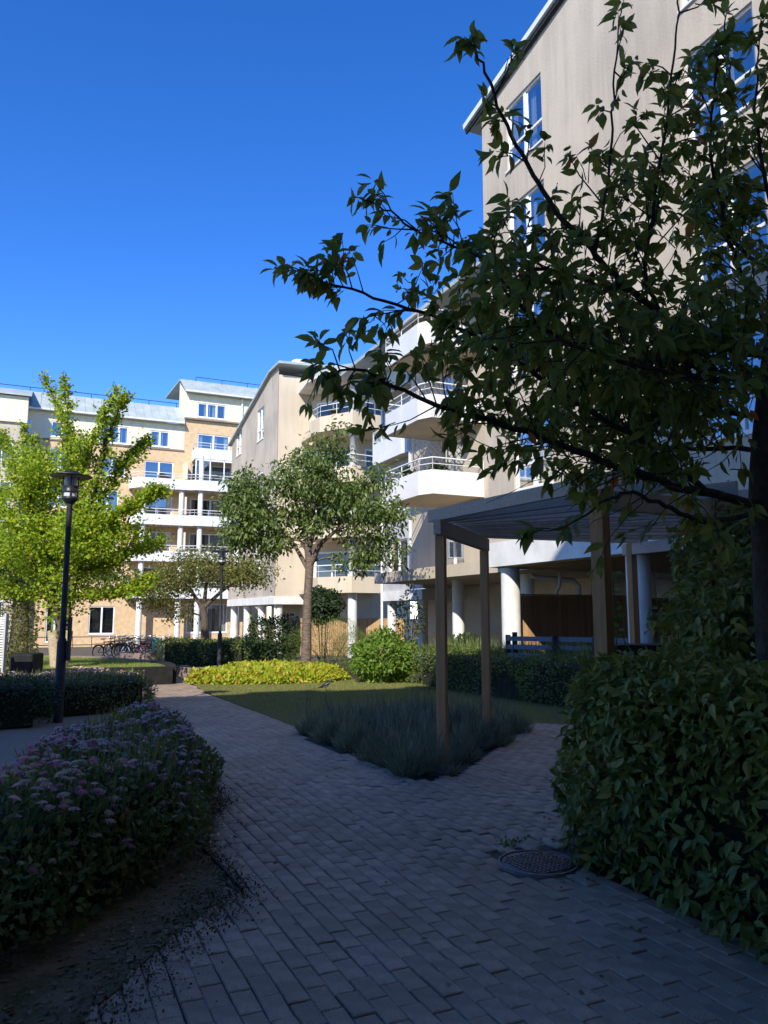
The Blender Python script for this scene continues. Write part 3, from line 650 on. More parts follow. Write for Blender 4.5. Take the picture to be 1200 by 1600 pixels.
# ---------- far row across the court
def far_row():
    root = thing('apartment_row', 'long orange brick apartment row with pale cladding storey and sheet metal roof', 'apartment row', GG(0, 61.2))
    F = Fr('v', 61.2); it = MB(); wl = MB(); cl = MB()
    U0, U1, U2 = -34, 10.37, 17.5
    zc, ze = 14.55, 16.75
    hb = []; hc = []
    k = 0
    for u in (-30, -26, -22, -18, -14, -10, -6, -2.2, .6): hc.append((u, u+1.5, 14.85, 16.05)); hb += [(u, u+1.5, 12.35-2.77*q-.0, 14.05-2.77*q) for q in range(4)]
    hc += [(4.05, 6.1, 14.75, 16.1), (7.75, 9.2, 14.78, 16.05)]
    hb += [(4.0, 6.0, 12.2, 13.7)]+[(7.4, 9.6, 11.35-2.77*q, 13.6-2.77*q) for q in range(4)]+[(4.0, 5.6, 9.5-2.77*q, 11.1-2.77*q) for q in range(2)]+[(3.9, 5.7, .25, 2.3), (1.0, 2.2, -.3, 2.3)]
    wall(wl, F, U0, U1, -.9, zc, hb, inter=it); wall(cl, F, U0, U1, zc+.12, ze, hc, inter=it)
    # taller end
    tb = [(11.4, 14.0, 14.75, 16.15)]+[(11.0, 14.2, 11.35-2.77*q, 13.6-2.77*q) for q in range(5)]
    tc = [(11.3, 13.6, 17.45, 18.65)]
    wall(wl, F, U1, U2, -.9, 17.2, tb, inter=it); F2 = Fr('v', 61.0)
    wall(cl, F2, U1-.05, U2, 17.32, 19.4, tc, inter=it)
    cl.quad(G(U1-.05, 61, 17.32), G(U1-.05, 61, 19.4), G(U1-.05, 64, 21), G(U1-.05, 64, 17.32)); cl.quad(G(U1-.05, 61, 16.5), G(U1-.05, 61, 17.32), G(U1-.05, 66, 17.32), G(U1-.05, 66, 16.5))
    wl.build('wall', M_BRICK, root); cl.build('cladding', M_CLAD, root); it.build('interior', M_DARK, root)
    bt = MB()
    for u in np.arange(U0, U1, .48):
        if not any(h[0]-.06 < u < h[1]+.06 for h in hc): fbox(bt, F, u-.02, u+.02, zc+.13, ze, .001, .03)
    for u in np.arange(U1+.05, U2, .48):
        if not any(h[0]-.06 < u < h[1]+.06 for h in tc): fbox(bt, F2, u-.02, u+.02, 17.34, 19.4, .001, .03)
    bt.build('battens', M_CLAD, root, 'stuff')
    ld_ = MB(); fbox(ld_, F, U0, U1-.01, zc, zc+.12, -.02, .09); fbox(ld_, F2, U1-.05, U2, 17.2, 17.32, -.3, .09); ld_.build('ledge', mat('brown_ledge', (.25, .19, .14), .7), root)
    for h in hb: window(root, F, h, 2, None, fw=.08)
    for h in hc: window(root, F, h, 3 if h[1]-h[0] > 1.8 else 2, None, fw=.09)
    for h in tb: window(root, F, h, 2, None, fw=.09)
    for h in tc: window(root, F2, h, 3, None, fw=.09)
    # roofs with standing seams
    rf = MB()
    for a, b, v0, z0, v1, z1 in ((U0, U1-.06, 60.75, 16.72, 63.4, 18.6), (U1-.15, U2+.3, 60.5, 19.32, 63.4, 21.05)):
        rf.box8([G(a, v0, z0), G(b, v0, z0), G(b, v1, z1), G(a, v1, z1), G(a, v0, z0+.1), G(b, v0, z0+.1), G(b, v1, z1+.1), G(a, v1, z1+.1)])
        rf.box8([G(a, v1, z1), G(b, v1, z1), G(b, v1+8, z1+.5), G(a, v1+8, z1+.5), G(a, v1, z1+.1), G(b, v1, z1+.1), G(b, v1+8, z1+.6), G(a, v1+8, z1+.6)])
    ro = rf.build('roof', M_ROOF, root)
    sm = MB()
    for a, b, v0, z0, v1, z1 in ((U0, U1-.06, 60.75, 16.72, 63.4, 18.6), (U1-.15, U2+.3, 60.5, 19.32, 63.4, 21.05)):
        for u in np.arange(a+.3, b, .62): sm.bar(G(u, v0, z0+.12), G(u, v1, z1+.12), .03, .05)
    sm.build('roof_seams', M_ROOF, ro, 'stuff')
    gt = MB(); gt.tube([G(U0, 60.7, 16.75), G(U1-.1, 60.7, 16.75)], .09, 8); gt.tube([G(U1-.15, 60.45, 19.36), G(U2, 60.45, 19.36)], .09, 8); gt.build('gutter', M_TRIM, ro)
    rr = MB()
    for a, b, v, z in ((U0, U1-.2, 63.3, 18.75), (11.5, U2, 63.3, 21.2)):
        rr.tube([G(a, v, z+.25), G(b, v, z+.25)], .03, 5)
        for u in np.arange(a, b, 2.2): rr.tube([G(u, v, z-.1), G(u, v, z+.25)], .025, 5)
    rr.build('roof_rail', M_BLACKW, ro)
    dp = MB(); dp.tube([G(14.9, 60.9, 19.3), G(14.9, 60.9, -.6)], .07, 6); dp.build('down_pipe', M_WHITEM, root)
    # balconies across the joint
    for k in range(4):
        zb = 11.2-2.77*k
        if zb < 2: break
        P = [G(6.3, 61.1), G(6.3, 60.4), G(6.9, 59.6), G(10.7, 59.5), G(11.0, 59.2), G(15.2, 59.2), G(15.2, 61.1)]
        balcony(root, P, zb, zb+.8, M_PANEL)
        for (u, v) in ((7.3, 59.95), (10.1, 59.9), (11.5, 59.6)):
            if k == 0 and u < 11: continue
            q = G(u, v); c = MB(); c.lathe((q[0], q[1], 0), [(.2, zb+.24), (.2, zb+2.79)], 14); c.build('column', M_WHITE, root)
        # dividing wall between flats
        dvw = MB(); dvw.lbox(10.3, 10.5, 59.9, 61.15, zb+.24, zb+2.3); dvw.build('divider', M_CLAD, root)
    for (u, v) in ((7.3, 59.95), (10.1, 59.9), (11.5, 59.6), (14.5, 59.6)):
        q = G(u, v); c = MB(); c.lathe((q[0], q[1], 0), [(.22, -.9), (.22, 2.9)], 14); c.build('column', M_WHITE, root)
    # balcony and glazed bay on the taller end
    P = [G(11.0, 61.1), G(11.0, 59.5), G(14.4, 59.5), G(14.4, 61.1)]
    balcony(root, P, 13.75, 14.6, M_PANEL)
    gb = MB()
    for u in (11.05, 12.15, 13.25, 14.35): gb.lbox(u-.04, u+.04, 59.5, 59.58, 12.0, 13.74)
    gb.lbox(11.0, 14.4, 59.5, 59.58, 13.6, 13.74); bo = gb.build('glazed_bay', M_WHITEM, root)
    pn = MB(); pn.quad(G(11.05, 59.54, 12.0), G(14.35, 59.54, 12.0), G(14.35, 59.54, 13.6), G(11.05, 59.54, 13.6)); pn.build('pane', M_BGLASS, bo)
    # projecting bay at the far left
    by = MB(); by.lbox(-14, -1.2, 59.3, 61.19, -.9, 15.2); by.build('bay_wall', M_PLASTER, root)
    Fb = Fr('v', 59.28); 
    for q in range(5):
        for u in (-3.2, -6.5):
            h = (u, u+1.4, 12.2-2.77*q, 13.7-2.77*q)
            wm = MB(); fbox(wm, Fb, h[0], h[1], h[2], h[3], -.01, .03); wo = wm.build('window', M_WHITEM, root)
            pn = MB(); fbox(pn, Fb, h[0]+.08, (h[0]+h[1])/2-.04, h[2]+.08, h[3]-.08, .031, .036); fbox(pn, Fb, (h[0]+h[1])/2+.04, h[1]-.08, h[2]+.08, h[3]-.08, .031, .036); pn.build('pane', M_TGLASS, wo)
    dm = MB(); dm.lbox(-14, -1.0, 59.1, 62.5, 15.2, 17.1); dm.build('dormer', M_CLAD, root)
    dr = MB(); dr.box8([G(-14.2, 58.8, 17.1), G(-.8, 58.8, 17.1), G(-.8, 63.3, 18.6), G(-14.2, 63.3, 18.6), G(-14.2, 58.8, 17.22), G(-.8, 58.8, 17.22), G(-.8, 63.3, 18.72), G(-14.2, 63.3, 18.72)]); dr.build('dormer_roof', M_ROOF, root)
far_row()

# ---------- the block behind the viewpoint that shades the foreground
def back_block():
    root = thing('apartment_block', 'tall plain apartment house behind the viewpoint whose shadow covers the path', 'apartment block', GG(0, -1.4))
    wl = MB(); it = MB(); ZT = 16.0
    class FB(Fr):
        def p(s, a, z, o=0.): return G(a, s.c+o, z)
    F = FB('v', -1.4); hs = [(u, u+1.6, 1.0+2.85*k, 2.5+2.85*k) for k in range(6) for u in range(-46, 34, 4)]
    wall(wl, F, -48, 36, -.3, ZT, hs, inter=it)
    wl.quad(G(-48, -1.4, -.3), G(-48, -15, -.3), G(-48, -15, ZT), G(-48, -1.4, ZT)); wl.quad(G(36, -1.4, -.3), G(36, -15, -.3), G(36, -15, ZT), G(36, -1.4, ZT)); wl.quad(G(-48, -15, -.3), G(36, -15, -.3), G(36, -15, ZT), G(-48, -15, ZT))
    wl.build('wall', mat('pale_warm_render', (.82, .74, .62), .9, .08, 1.5), root); it.build('interior', M_DARK, root)
    pn = MB()
    for h in hs: pn.quad(F.p(h[0], h[2], -.1), F.p(h[1], h[2], -.1), F.p(h[1], h[3], -.1), F.p(h[0], h[3], -.1))
    pn.build('panes', M_TGLASS, root, 'stuff')
    cn = MB(); cn.lbox(-3.5, 5.5, -1.38, .75, 2.95, 3.15); cn.build('added_shade_canopy', M_TAN, root)  # unseen canopy over the viewpoint, added to darken the nearest paving
    rf = MB(); rf.lbox(-48.3, 36.3, -15.3, -1.2, ZT, ZT+.2); rf.build('roof', M_ROOF, root)
back_block()

# ================================================================== pergola
def pergola():
    root = thing('pergola', 'brown timber pergola with fanned rafters on square posts beside the lavender', 'pergola', GG(4.8, 7))
    ZB = 2.47; posts = [(4.03, 7.35), (5.50, 8.82), (4.24, 5.0), (7.85, 8.6), (7.85, 5.0)]
    for i, (u, v) in enumerate(posts):
        z0 = gzl(u, v); a = .052; mb = MB()
        ang = TH+math.pi/4 if i < 2 else TH; c = Vector(G(u, v)); X = Vector((math.cos(ang), math.sin(ang), 0))*a; Y = Vector((-math.sin(ang), math.cos(ang), 0))*a
        if i == 2: ang = TH+.35; X = Vector((math.cos(ang), math.sin(ang), 0))*.06; Y = Vector((-math.sin(ang), math.cos(ang), 0))*.06
        zt = ZB if i < 2 else ZB+.165
        e = .008
        for (s_, za, zb) in ((1, z0+.05, zt-.002),):
            pts = []
            for z in (za, zb):
                for sx, sy in ((-1, -1), (1, -1), (1, 1), (-1, 1)): pts.append(tuple(c+X*sx+Y*sy+Vector((0, 0, z))))
            mb.box8(pts)
        po = mb.build('post', M_POST, root)
        bv = po.modifiers.new('bevel', 'BEVEL'); bv.width = .006; bv.segments = 2
        ft = MB(); ft.lbox(u-.085, u+.085, v-.085, v+.085, z0-.05, z0+.049); ft.build('footing', M_CONC, po)
    def beam(p, q, z0, z1, wd, name='beam', m=M_BEAM):
        mb = MB(); a, b = Vector(G(*p, (z0+z1)/2)), Vector(G(*q, (z0+z1)/2)); mb.bar(tuple(a), tuple(b), wd, z1-z0)
        o = mb.build(name, m, root); bv = o.modifiers.new('bevel', 'BEVEL'); bv.width = .005; bv.segments = 2; return o
    d = .10/math.sqrt(2)*1.4
    beam((4.03-d, 7.35-d), (5.5+d, 8.82+d), ZB, ZB+.165, .085)
    beam((4.24+.055, 5.0), (7.95, 5.0), ZB, ZB+.163, .085)
    beam((7.85, 5.06), (7.85, 8.75), ZB+.001, ZB+.161, .085)
    n = 13; L1, L2 = 7.85-4.24, 8.6-5.0
    for k in range(n):
        t = k/(n-1); a = Vector((4.03+(1.47)*t, 7.35+1.47*t)); s_ = t*(L1+L2)
        b = Vector((4.24+s_, 5.0)) if s_ <= L1 else Vector((7.85, 5.0+s_-L1))
        dr = (b-a).normalized(); a2 = a-dr*(.22 if k == 0 else .06); b2 = b+dr*.28
        beam(tuple(a2), tuple(b2), ZB+.167, ZB+.30, .045, 'rafter')
pergola()

# ================================================================== lamps
def lamp(label, x, y, h, bracket=False):
    z = gz(y); root = thing('street_lamp', label, 'street lamp', (x, y, z), None)
    mb = MB(); mb.lathe((x, y, z), [(.076, -.1), (.076, 1.25), (.048, 1.32), (.045, h-.55), (.055, h-.5)], 16); mb.build('pole', M_BLACKW, root)
    mb = MB(); mb.lathe((x, y, z), [(.05, h-.52), (.135, h-.44), (.135, h-.40), (.11, h-.40)], 20); mb.build('collar', M_BLACK, root)
    g = MB(); g.lathe((x, y, z), [(.10, h-.40), (.10, h-.06)], 20); g.build('lamp_glass', M_LAMPG, root)
    r = MB(); r.lathe((x, y, z), [(.125, h-.32), (.125, h-.22), (.11, h-.22), (.11, h-.32), (.125, h-.32)], 20); r.build('ring', M_BLACK, root)
    for k in range(4):
        a = k*math.pi/2+.4; b = MB(); b.tube([(x+.118*math.cos(a), y+.118*math.sin(a), z+h-.41), (x+.118*math.cos(a), y+.118*math.sin(a), z+h-.06)], .01, 5); b.build('stay', M_BLACK, root)
    hb = MB(); hb.lathe((x, y, z), [(.0, h+.05), (.11, h+.035), (.12, h), (.34, h-.05), (.335, h-.06), (.10, h-.03), (0, h-.03)], 28); hb.build('hat', M_BLACK, root)
    if bracket:
        b = MB(); b.box(x+.10, x+.13, y-.05, y+.05, z+.95, z+1.65); b.box(x+.06, x+.11, y-.02, y+.02, z+1.0, z+1.04); b.box(x+.06, x+.11, y-.02, y+.02, z+1.5, z+1.54); b.build('bracket', M_BLACKW, root)
lamp('black street lamp with flat hat and bracket standing beside the pink spirea', -5.21, 12.6, 4.02, True)
lamp('black street lamp at the corner of the yellow ground cover and trimmed hedge', -5.55, 26.3, 4.1)

# ================================================================== foliage materials
L_CHERRY = leafmat('cherry_leaves', [(0, (.10, .135, .022)), (.5, (.14, .18, .03)), (.9, (.19, .22, .036)), (.985, (.24, .22, .03)), (1, (.42, .12, .04))], .5, .42, .4)
L_TREE2 = leafmat('mid_cherry_leaves', [(0, (.07, .115, .024)), (.6, (.12, .18, .04)), (1, (.20, .25, .07))], .35, .42, .45)
L_GINK = leafmat('yellow_green_leaves', [(0, (.13, .23, .015)), (.4, (.23, .35, .02)), (.9, (.36, .44, .03)), (1, (.55, .47, .03))], .45, .5, .25)
L_SMALL = leafmat('olive_leaves', [(0, (.10, .13, .025)), (.6, (.17, .19, .04)), (1, (.27, .21, .05))], .4)
L_DARK = leafmat('dark_green_leaves', [(0, (.018, .04, .014)), (1, (.05, .085, .025))], .25)
L_HEDGE = leafmat('hornbeam_leaves', [(0, (.09, .115, .022)), (.55, (.135, .17, .03)), (.88, (.20, .22, .045)), (1, (.33, .28, .08))], .3, .5, .35)
L_HEDGE2 = leafmat('hedge_green', [(0, (.07, .115, .02)), (.7, (.13, .185, .035)), (1, (.21, .25, .055))], .35)
L_LIME = leafmat('lime_leaves', [(0, (.09, .17, .02)), (.7, (.16, .27, .03)), (1, (.24, .33, .05))], .4)
L_COVER = leafmat('yellow_ground_cover', [(0, (.22, .32, .02)), (.55, (.36, .42, .03)), (.85, (.50, .44, .04)), (1, (.50, .25, .05))], .35)
L_SPIR = leafmat('spirea_leaves', [(0, (.07, .10, .03)), (.6, (.12, .16, .042)), (1, (.19, .20, .06))], .3)
L_LAV = leafmat('lavender_leaves', [(0, (.14, .165, .095)), (.6, (.21, .235, .135)), (1, (.30, .30, .18))], .2)
L_GRASS = leafmat('grass_blades', [(0, (.15, .185, .03)), (.6, (.23, .255, .055)), (1, (.36, .31, .12))], .35)
L_GRASS2 = leafmat('fresh_grass_blades', [(0, (.16, .25, .025)), (.7, (.25, .35, .04)), (1, (.34, .37, .08))], .35)
L_ORN = leafmat('ornamental_grass', [(0, (.12, .17, .04)), (.7, (.20, .24, .07)), (1, (.30, .29, .12))], .3)
L_LITTER = leafmat('dry_leaf', [(0, (.10, .07, .035)), (.6, (.16, .12, .05)), (1, (.20, .17, .09))], .1)
L_MOSS = leafmat('moss_and_crumbs', [(0, (.07, .05, .03)), (.5, (.11, .085, .045)), (.8, (.10, .105, .035)), (1, (.16, .15, .06))], .05, .95, .1)
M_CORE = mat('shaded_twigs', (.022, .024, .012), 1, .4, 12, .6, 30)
M_FLOWER = leafmat('pink_flower_heads', [(0, (.26, .16, .22)), (.35, (.40, .20, .34)), (.7, (.48, .28, .42)), (1, (.50, .40, .40))], .1, .9, .1)
M_STALK = mat('lavender_stalk', (.14, .14, .12), .9)

# ================================================================== shrubs and hedges
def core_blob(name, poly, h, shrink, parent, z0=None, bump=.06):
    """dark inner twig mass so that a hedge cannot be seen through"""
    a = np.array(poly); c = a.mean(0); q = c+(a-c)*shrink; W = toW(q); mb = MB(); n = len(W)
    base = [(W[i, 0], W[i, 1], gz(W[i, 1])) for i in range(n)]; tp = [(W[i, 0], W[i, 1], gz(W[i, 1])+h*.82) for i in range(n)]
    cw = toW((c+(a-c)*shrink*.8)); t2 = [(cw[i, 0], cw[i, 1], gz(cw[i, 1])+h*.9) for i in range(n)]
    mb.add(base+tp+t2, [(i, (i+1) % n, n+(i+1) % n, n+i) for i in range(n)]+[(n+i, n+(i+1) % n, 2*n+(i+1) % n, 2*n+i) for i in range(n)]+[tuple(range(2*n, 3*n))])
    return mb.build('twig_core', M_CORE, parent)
def hedge_points(poly, h, n, depth=.22, round_=.25, lump=.06, frac_side=.55, zlow=.04):
    """points in the outer skin of a hedge: tops and sides, with lumps"""
    # top
    nt_ = int(n*(1-frac_side)); q = sample_poly(poly, nt_); e = edge_dist(q, poly)
    drop = round_*np.clip(1-e/round_, 0, 1)**2
    W = toW(q); lm = lump*(np.sin(W[:, 0]*3.1+W[:, 1]*1.7)+np.sin(W[:, 0]*5.3-W[:, 1]*4.1)*.6+np.sin(W[:, 1]*7.7)*.4)
    z = gzn(W[:, 1])+h-drop+lm-np.abs(rng.normal(0, depth*.5, nt_)); Pt = np.column_stack([W, z]); Nt = np.tile([0, 0, 1.], (nt_, 1))
    # sides
    ns = n-nt_; a = np.array(poly); b = np.roll(a, -1, 0); ln = np.linalg.norm(b-a, axis=1); idx = rng.choice(len(a), ns, p=ln/ln.sum()); t = rng.random(ns)
    ar = .5*np.sum(a[:, 0]*b[:, 1]-b[:, 0]*a[:, 1]); sg = 1 if ar > 0 else -1
    p = a[idx]+(b-a)[idx]*t[:, None]; nn = np.stack([(b-a)[idx, 1], -(b-a)[idx, 0]], 1)/ln[idx][:, None]*sg
    zz = rng.uniform(zlow, h, ns); rd = round_*np.clip((zz-(h-round_))/round_, 0, 1)**2
    Wp = toW(p); lm = lump*1.5*(np.sin(Wp[:, 0]*4.1+zz*5)+np.sin(Wp[:, 1]*3.7+zz*3.1))
    p = p+nn*(lm-rd-np.abs(rng.normal(0, depth*.5, ns)))[:, None]
    W = toW(p); nw = toW(nn); Ps = np.column_stack([W, gzn(W[:, 1])+zz]); Ns = np.column_stack([nw, np.zeros(ns)])
    return np.concatenate([Pt, Ps]), np.concatenate([Nt, Ns])
def leaf_dirs(Nn, out=.6, up=.0, rnd=.7):
    n = len(Nn); D = Nn*out+rv(n, rnd)+np.array([0, 0, up]); Z = Nn+rv(n, .5)+np.array([0, 0, .4]); return D, Z
def hedge(name, label, cat, poly, h, n, size, m, tmpl=T_OVAL, objs=0, group=None, shrink=.8, out=.6, up=-.1, round_=.25, depth=.22, lump=.06, core=True):
    c = np.array(poly).mean(0); root = thing(name, label, cat, GG(*c), group)
    P, Nn = hedge_points(poly, h, n, depth, round_, lump); D, Z = leaf_dirs(Nn, out, up); s = size*rng.uniform(.65, 1.25, n)
    if objs:
        sc = np.array([proj(p)[2] if -10 < proj(p)[0] < 1210 and proj(p)[1] < 1610 else 1e9 for p in P]); 
        vis = np.einsum('ij,ij->i', Nn, P-np.array([0, 0, CAMZ])) < 0
        sc = np.where(vis, sc, 1e8); od = np.argsort(sc)[:objs]; mk = np.zeros(n, bool); mk[od] = True
        leaf_objects('leaf', P[mk], D[mk], Z[mk], s[mk], m, root, tmpl); P, D, Z, s = P[~mk], D[~mk], Z[~mk], s[~mk]
    leaves('foliage', P, D, Z, s, m, root, tmpl)
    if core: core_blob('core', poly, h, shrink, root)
    return root
HR = [(3.28, .3), (3.22, 2.0), (3.22, 4.2), (3.7, 4.75), (5.0, 4.8), (5.1, 3), (5.1, .3)]
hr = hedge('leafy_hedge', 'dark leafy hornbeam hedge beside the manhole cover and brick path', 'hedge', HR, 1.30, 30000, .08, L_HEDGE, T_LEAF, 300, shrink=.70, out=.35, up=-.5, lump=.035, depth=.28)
hedge('trimmed_hedge', 'long rough hedge along the lawn behind the pergola posts', 'hedge', [(9.1, 10.4), (9.0, 15), (9.3, 19), (10.6, 19), (10.6, 10.4)], .90, 16000, .06, L_HEDGE2, T_DIAM, lump=.09)
hedge('trimmed_hedge', 'trimmed rounded hedge behind the second street lamp near the bicycles', 'hedge', [L(-9.0, 30.2), L(-6.0, 28.6), L(-4.3, 27.6), L(-3.4, 29.0), L(-8.6, 32)], 1.02, 9000, .075, L_HEDGE2, T_DIAM, lump=.05)
hedge('clipped_shrub', 'dark clipped evergreen shrub beside the first street lamp', 'shrub', [(-2.6, 12.6), (.42, 12.9), (.42, 14.6), (-2.6, 14.6)], .68, 7000, .045, L_DARK, T_DIAM, lump=.06)
# ornamental grass on top of the long hedge
def tuft(name, label, cat, spots, h, n, m, group=None):
    c = np.array(spots).mean(0); root = thing(name, label, cat, GG(*c), group)
    P = []; D = []; s = []
    for (u, v) in spots:
        w_ = toW(np.array([[u, v]])+rng.normal(0, .12, (n, 2))); P.append(np.column_stack([w_, gzn(w_[:, 1])])); d = rv(n, .28); d[:, 2] = 1; D.append(d); s.append(h*rng.uniform(.6, 1.1, n))
    P, D, s = map(np.concatenate, (P, D, s)); leaves('blades', P, D, rv(len(P))+np.array([1, 0, 0]), s, m, root, (T_BLADE[0]*np.array([.45, 1, 1]), T_BLADE[1]))
    return root
tuft('ornamental_grass', 'feathery pale grass clumps rising behind the long rough hedge', 'grass', [(10.2+.35*random.random(), 10.8+k*.42) for k in range(20)], 1.25, 260, L_ORN)

def bush(name, label, px, py, Y, rx, rz, m, n, size, tmpl=T_OVAL, group=None, up=.0, ry=None):
    """rounded shrub; its crown centre is on the pixel ray at depth Y, standing on the ground there"""
    c = np.array(at(px, py, Y)); g0 = gz(Y); root = thing(name, label, 'shrub', (c[0], Y, g0), group)
    ry = ry or rx
    d = rv(n); d /= np.linalg.norm(d, axis=1, keepdims=True); ph = rng.uniform(0, 6, 6)
    r = 1+.12*np.sin(d[:, 0]*5+ph[0])+.1*np.sin(d[:, 1]*6+ph[1]+d[:, 2]*4)+.08*np.sin(d[:, 2]*9+ph[2]); r *= 1-np.abs(rng.normal(0, .16, n))
    P = c+d*r[:, None]*np.array([rx, ry, rz]); P[:, 2] = np.maximum(P[:, 2], g0+.02+rng.random(n)*.1)
    D, Z = leaf_dirs(d, .5, up, .6); leaves('foliage', P, D, Z, size*rng.uniform(.6, 1.3, n), m, root, tmpl)
    k = MB()
    for j in range(7):
        a = j*.9; k.tube([(c[0]+.1*math.cos(a), Y+.1*math.sin(a), g0), (c[0]+.35*rx*math.cos(a), Y+.35*rx*math.sin(a), c[2]-.2*rz), tuple(c+np.array([.7*rx*math.cos(a), .7*rx*math.sin(a), .3*rz]))], [.02, .014, .005], 5)
    k.build('stems', M_BARK3, root); return root
bush('leafy_shrub', 'bright green rounded shrub between the ground cover and the long hedge', 600, 1030, 21.5, .95, .75, L_LIME, 5500, .10)
bush('feathery_shrub', 'fine feathery green shrub just right of the banded cherry trunk', 515, 1012, 25.5, 1.35, 1.0, L_HEDGE2, 11000, .075, T_NEEDLE, up=.9)
bush('leafy_shrub', 'dark evergreen shrub on the left of the banded cherry trunk', 428, 1000, 27.5, .95, .9, L_DARK, 4500, .09)
bush('feathery_shrub', 'fine low shrub in front of the orange fence', 560, 1022, 27.0, 1.2, .8, L_ORN, 7000, .08, T_NEEDLE, up=.9)
bush('climbing_shrub', 'dark ivy bush clinging above the orange fence behind the cherry trunk', 505, 945, 33.0, .75, .75, L_DARK, 3500, .12)
bush('leafy_shrub', 'small upright shrub with pale leaves before the white corner column', 640, 965, 27.0, .55, 1.0, L_SMALL, 700, .10)
bush('leafy_shrub', 'dense shaded climber filling the pergola side under the big cherry', 1160, 935, 6.9, .62, .95, L_HEDGE, 5500, .085, T_LEAF, up=-.5)
bush('leafy_shrub', 'shaded bush between the hedge and the pergola beam', 1230, 990, 5.9, .8, .7, L_HEDGE, 3500, .085, T_LEAF, up=-.5)
bush('leafy_shrub', 'small yellowish green bush by the white louvre panel', 12, 985, 22.0, .8, 1.3, L_SMALL, 3500, .08)

# ground cover
GCV = [L(*q) for q in ((-5.3, 20.7), (-4.0, 20.4), (-2.9, 20.5), (-1.4, 21.3), (-.95, 22.4), (-1.6, 25), (-3.5, 26.2), (-4.9, 26.0))]
hedge('ground_cover', 'yellow and lime ground cover patch around the banded cherry trunk', 'ground cover', GCV, .34, 17000, .10, L_COVER, T_OVAL, core=False, shrink=.9, out=.5, up=.3, round_=.45, lump=.03)

# spirea with flower heads
def spirea(label, poly, h, n, heads, objs):
    c = np.array(poly).mean(0); root = thing('spirea_shrub', label, 'flowering shrub', GG(*c), None)
    P, Nn = hedge_points(poly, h, n, .2, .3, .05, .5); D, Z = leaf_dirs(Nn, .4, .25, .6); leaves('foliage', P, D, Z, .048*rng.uniform(.6, 1.3, n), L_SPIR, root, T_DIAM)
    # upright twigs that break the outline
    q = sample_poly(poly, n//10); e = edge_dist(q, poly); W = toW(q); drop = .3*np.clip(1-e/.3, 0, 1)**2
    P2 = np.column_stack([W, gzn(W[:, 1])+h-drop-.12]); d = rv(len(q), .3); d[:, 2] = 1
    leaves('shoots', P2, d, rv(len(q)), .22*rng.uniform(.6, 1.2, len(q)), L_SPIR, root, T_NEEDLE)
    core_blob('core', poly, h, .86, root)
    # flower heads: domes of small florets
    q = sample_poly(poly, heads*3); W = toW(q)
    dens = (np.sin(q[:, 0]*2.6+1)+np.sin(q[:, 1]*1.9+2)+np.sin(q[:, 0]*5+q[:, 1]*4))/3; back = (q[:, 1]-np.array(poly)[:, 1].min())/np.ptp(np.array(poly)[:, 1])
    kp = rng.random(len(q)) < np.clip(.02+back*1.15+dens*.28, 0, 1)*.9; q, W = q[kp][:heads], W[kp][:heads]
    e = edge_dist(q, poly); drop = .3*np.clip(1-e/.3, 0, 1)**2
    lm = .05*(np.sin(W[:, 0]*3.1+W[:, 1]*1.7)+np.sin(W[:, 0]*5.3-W[:, 1]*4.1)*.6+np.sin(W[:, 1]*7.7)*.4)
    C = np.column_stack([W, gzn(W[:, 1])+h-drop+lm+rng.uniform(-.02, .05, len(W))])
    tv = []; tf = []
    rr = random.Random(3); nf = 30
    for k in range(nf):
        a = 2.399*k; r = math.sqrt((k+.5)/nf); x, y = r*math.cos(a), r*math.sin(a); z = .42*(1-r*r)+rr.uniform(-.05, .05); b = len(tv); s = .17
        tv += [(x-s, y-s*.6, z-.05), (x+s, y-s*.6, z-.05), (x, y+s, z-.05), (x, y, z+.16)]; tf += [(b, b+1, b+3), (b+1, b+2, b+3), (b+2, b, b+3)]
    tv += [(0, 0, -.9), (.5, 0, .2), (-.25, .43, .2), (-.25, -.43, .2)]; b = len(tv)-4; tf += [(b, b+2, b+1), (b, b+3, b+2), (b, b+1, b+3)]
    tmpl = (np.array(tv), np.array(tf)); s = rng.uniform(.018, .034, len(C)); up = np.tile([0, 1., 0], (len(C), 1))+rv(len(C), .25); nz = np.tile([0, 0, 1.], (len(C), 1))+rv(len(C), .22)
    up -= nz*(np.einsum('ij,ij->i', up, nz)/np.einsum('ij,ij->i', nz, nz))[:, None]
    sc = np.array([proj(p)[2] if -10 < proj(p)[0] < 1210 else 1e9 for p in C]); od = np.argsort(sc)[:objs]; mk = np.zeros(len(C), bool); mk[od] = True
    FM = [M_FL1, M_FL2, M_FL3]; kind_ = rng.integers(0, 3, len(C))
    for j in range(3):
        a = mk & (kind_ == j); b2 = (~mk) & (kind_ == j)
        if a.sum(): leaf_objects('flower_head', C[a], up[a], nz[a], s[a], FM[j], root, tmpl)
        if b2.sum(): leaves('flower_heads', C[b2], up[b2], nz[b2], s[b2], FM[j], root, tmpl)
M_FL1 = mat('pink_florets', (.64, .25, .34), .9, .3, 60); M_FL2 = mat('pale_pink_florets', (.74, .48, .47), .9, .3, 60); M_FL3 = mat('faded_florets', (.62, .49, .38), .9, .35, 60)
SP1 = [(-1.7, 3.1), (-.15, 3.95), (.55, 4.65), (1.0, 5.35), (1.38, 6.4), (1.56, 7.8), (1.45, 9.25), (1.0, 9.25), (.45, 8.3), (0, 7.0), (-.3, 5.5), (-1.7, 5.0)]
spirea('large spirea with faded pink flower heads spilling over the path edge', SP1, .60, 26000, 1500, 300)
SP2 = [(-.6, 14.9), (.35, 14.1), (1.2, 14.4), (2.15, 15.0), (2.3, 17.8), (-.6, 17.8)]
spirea('smaller pink spirea behind the first street lamp', SP2, .57, 8000, 420, 0)

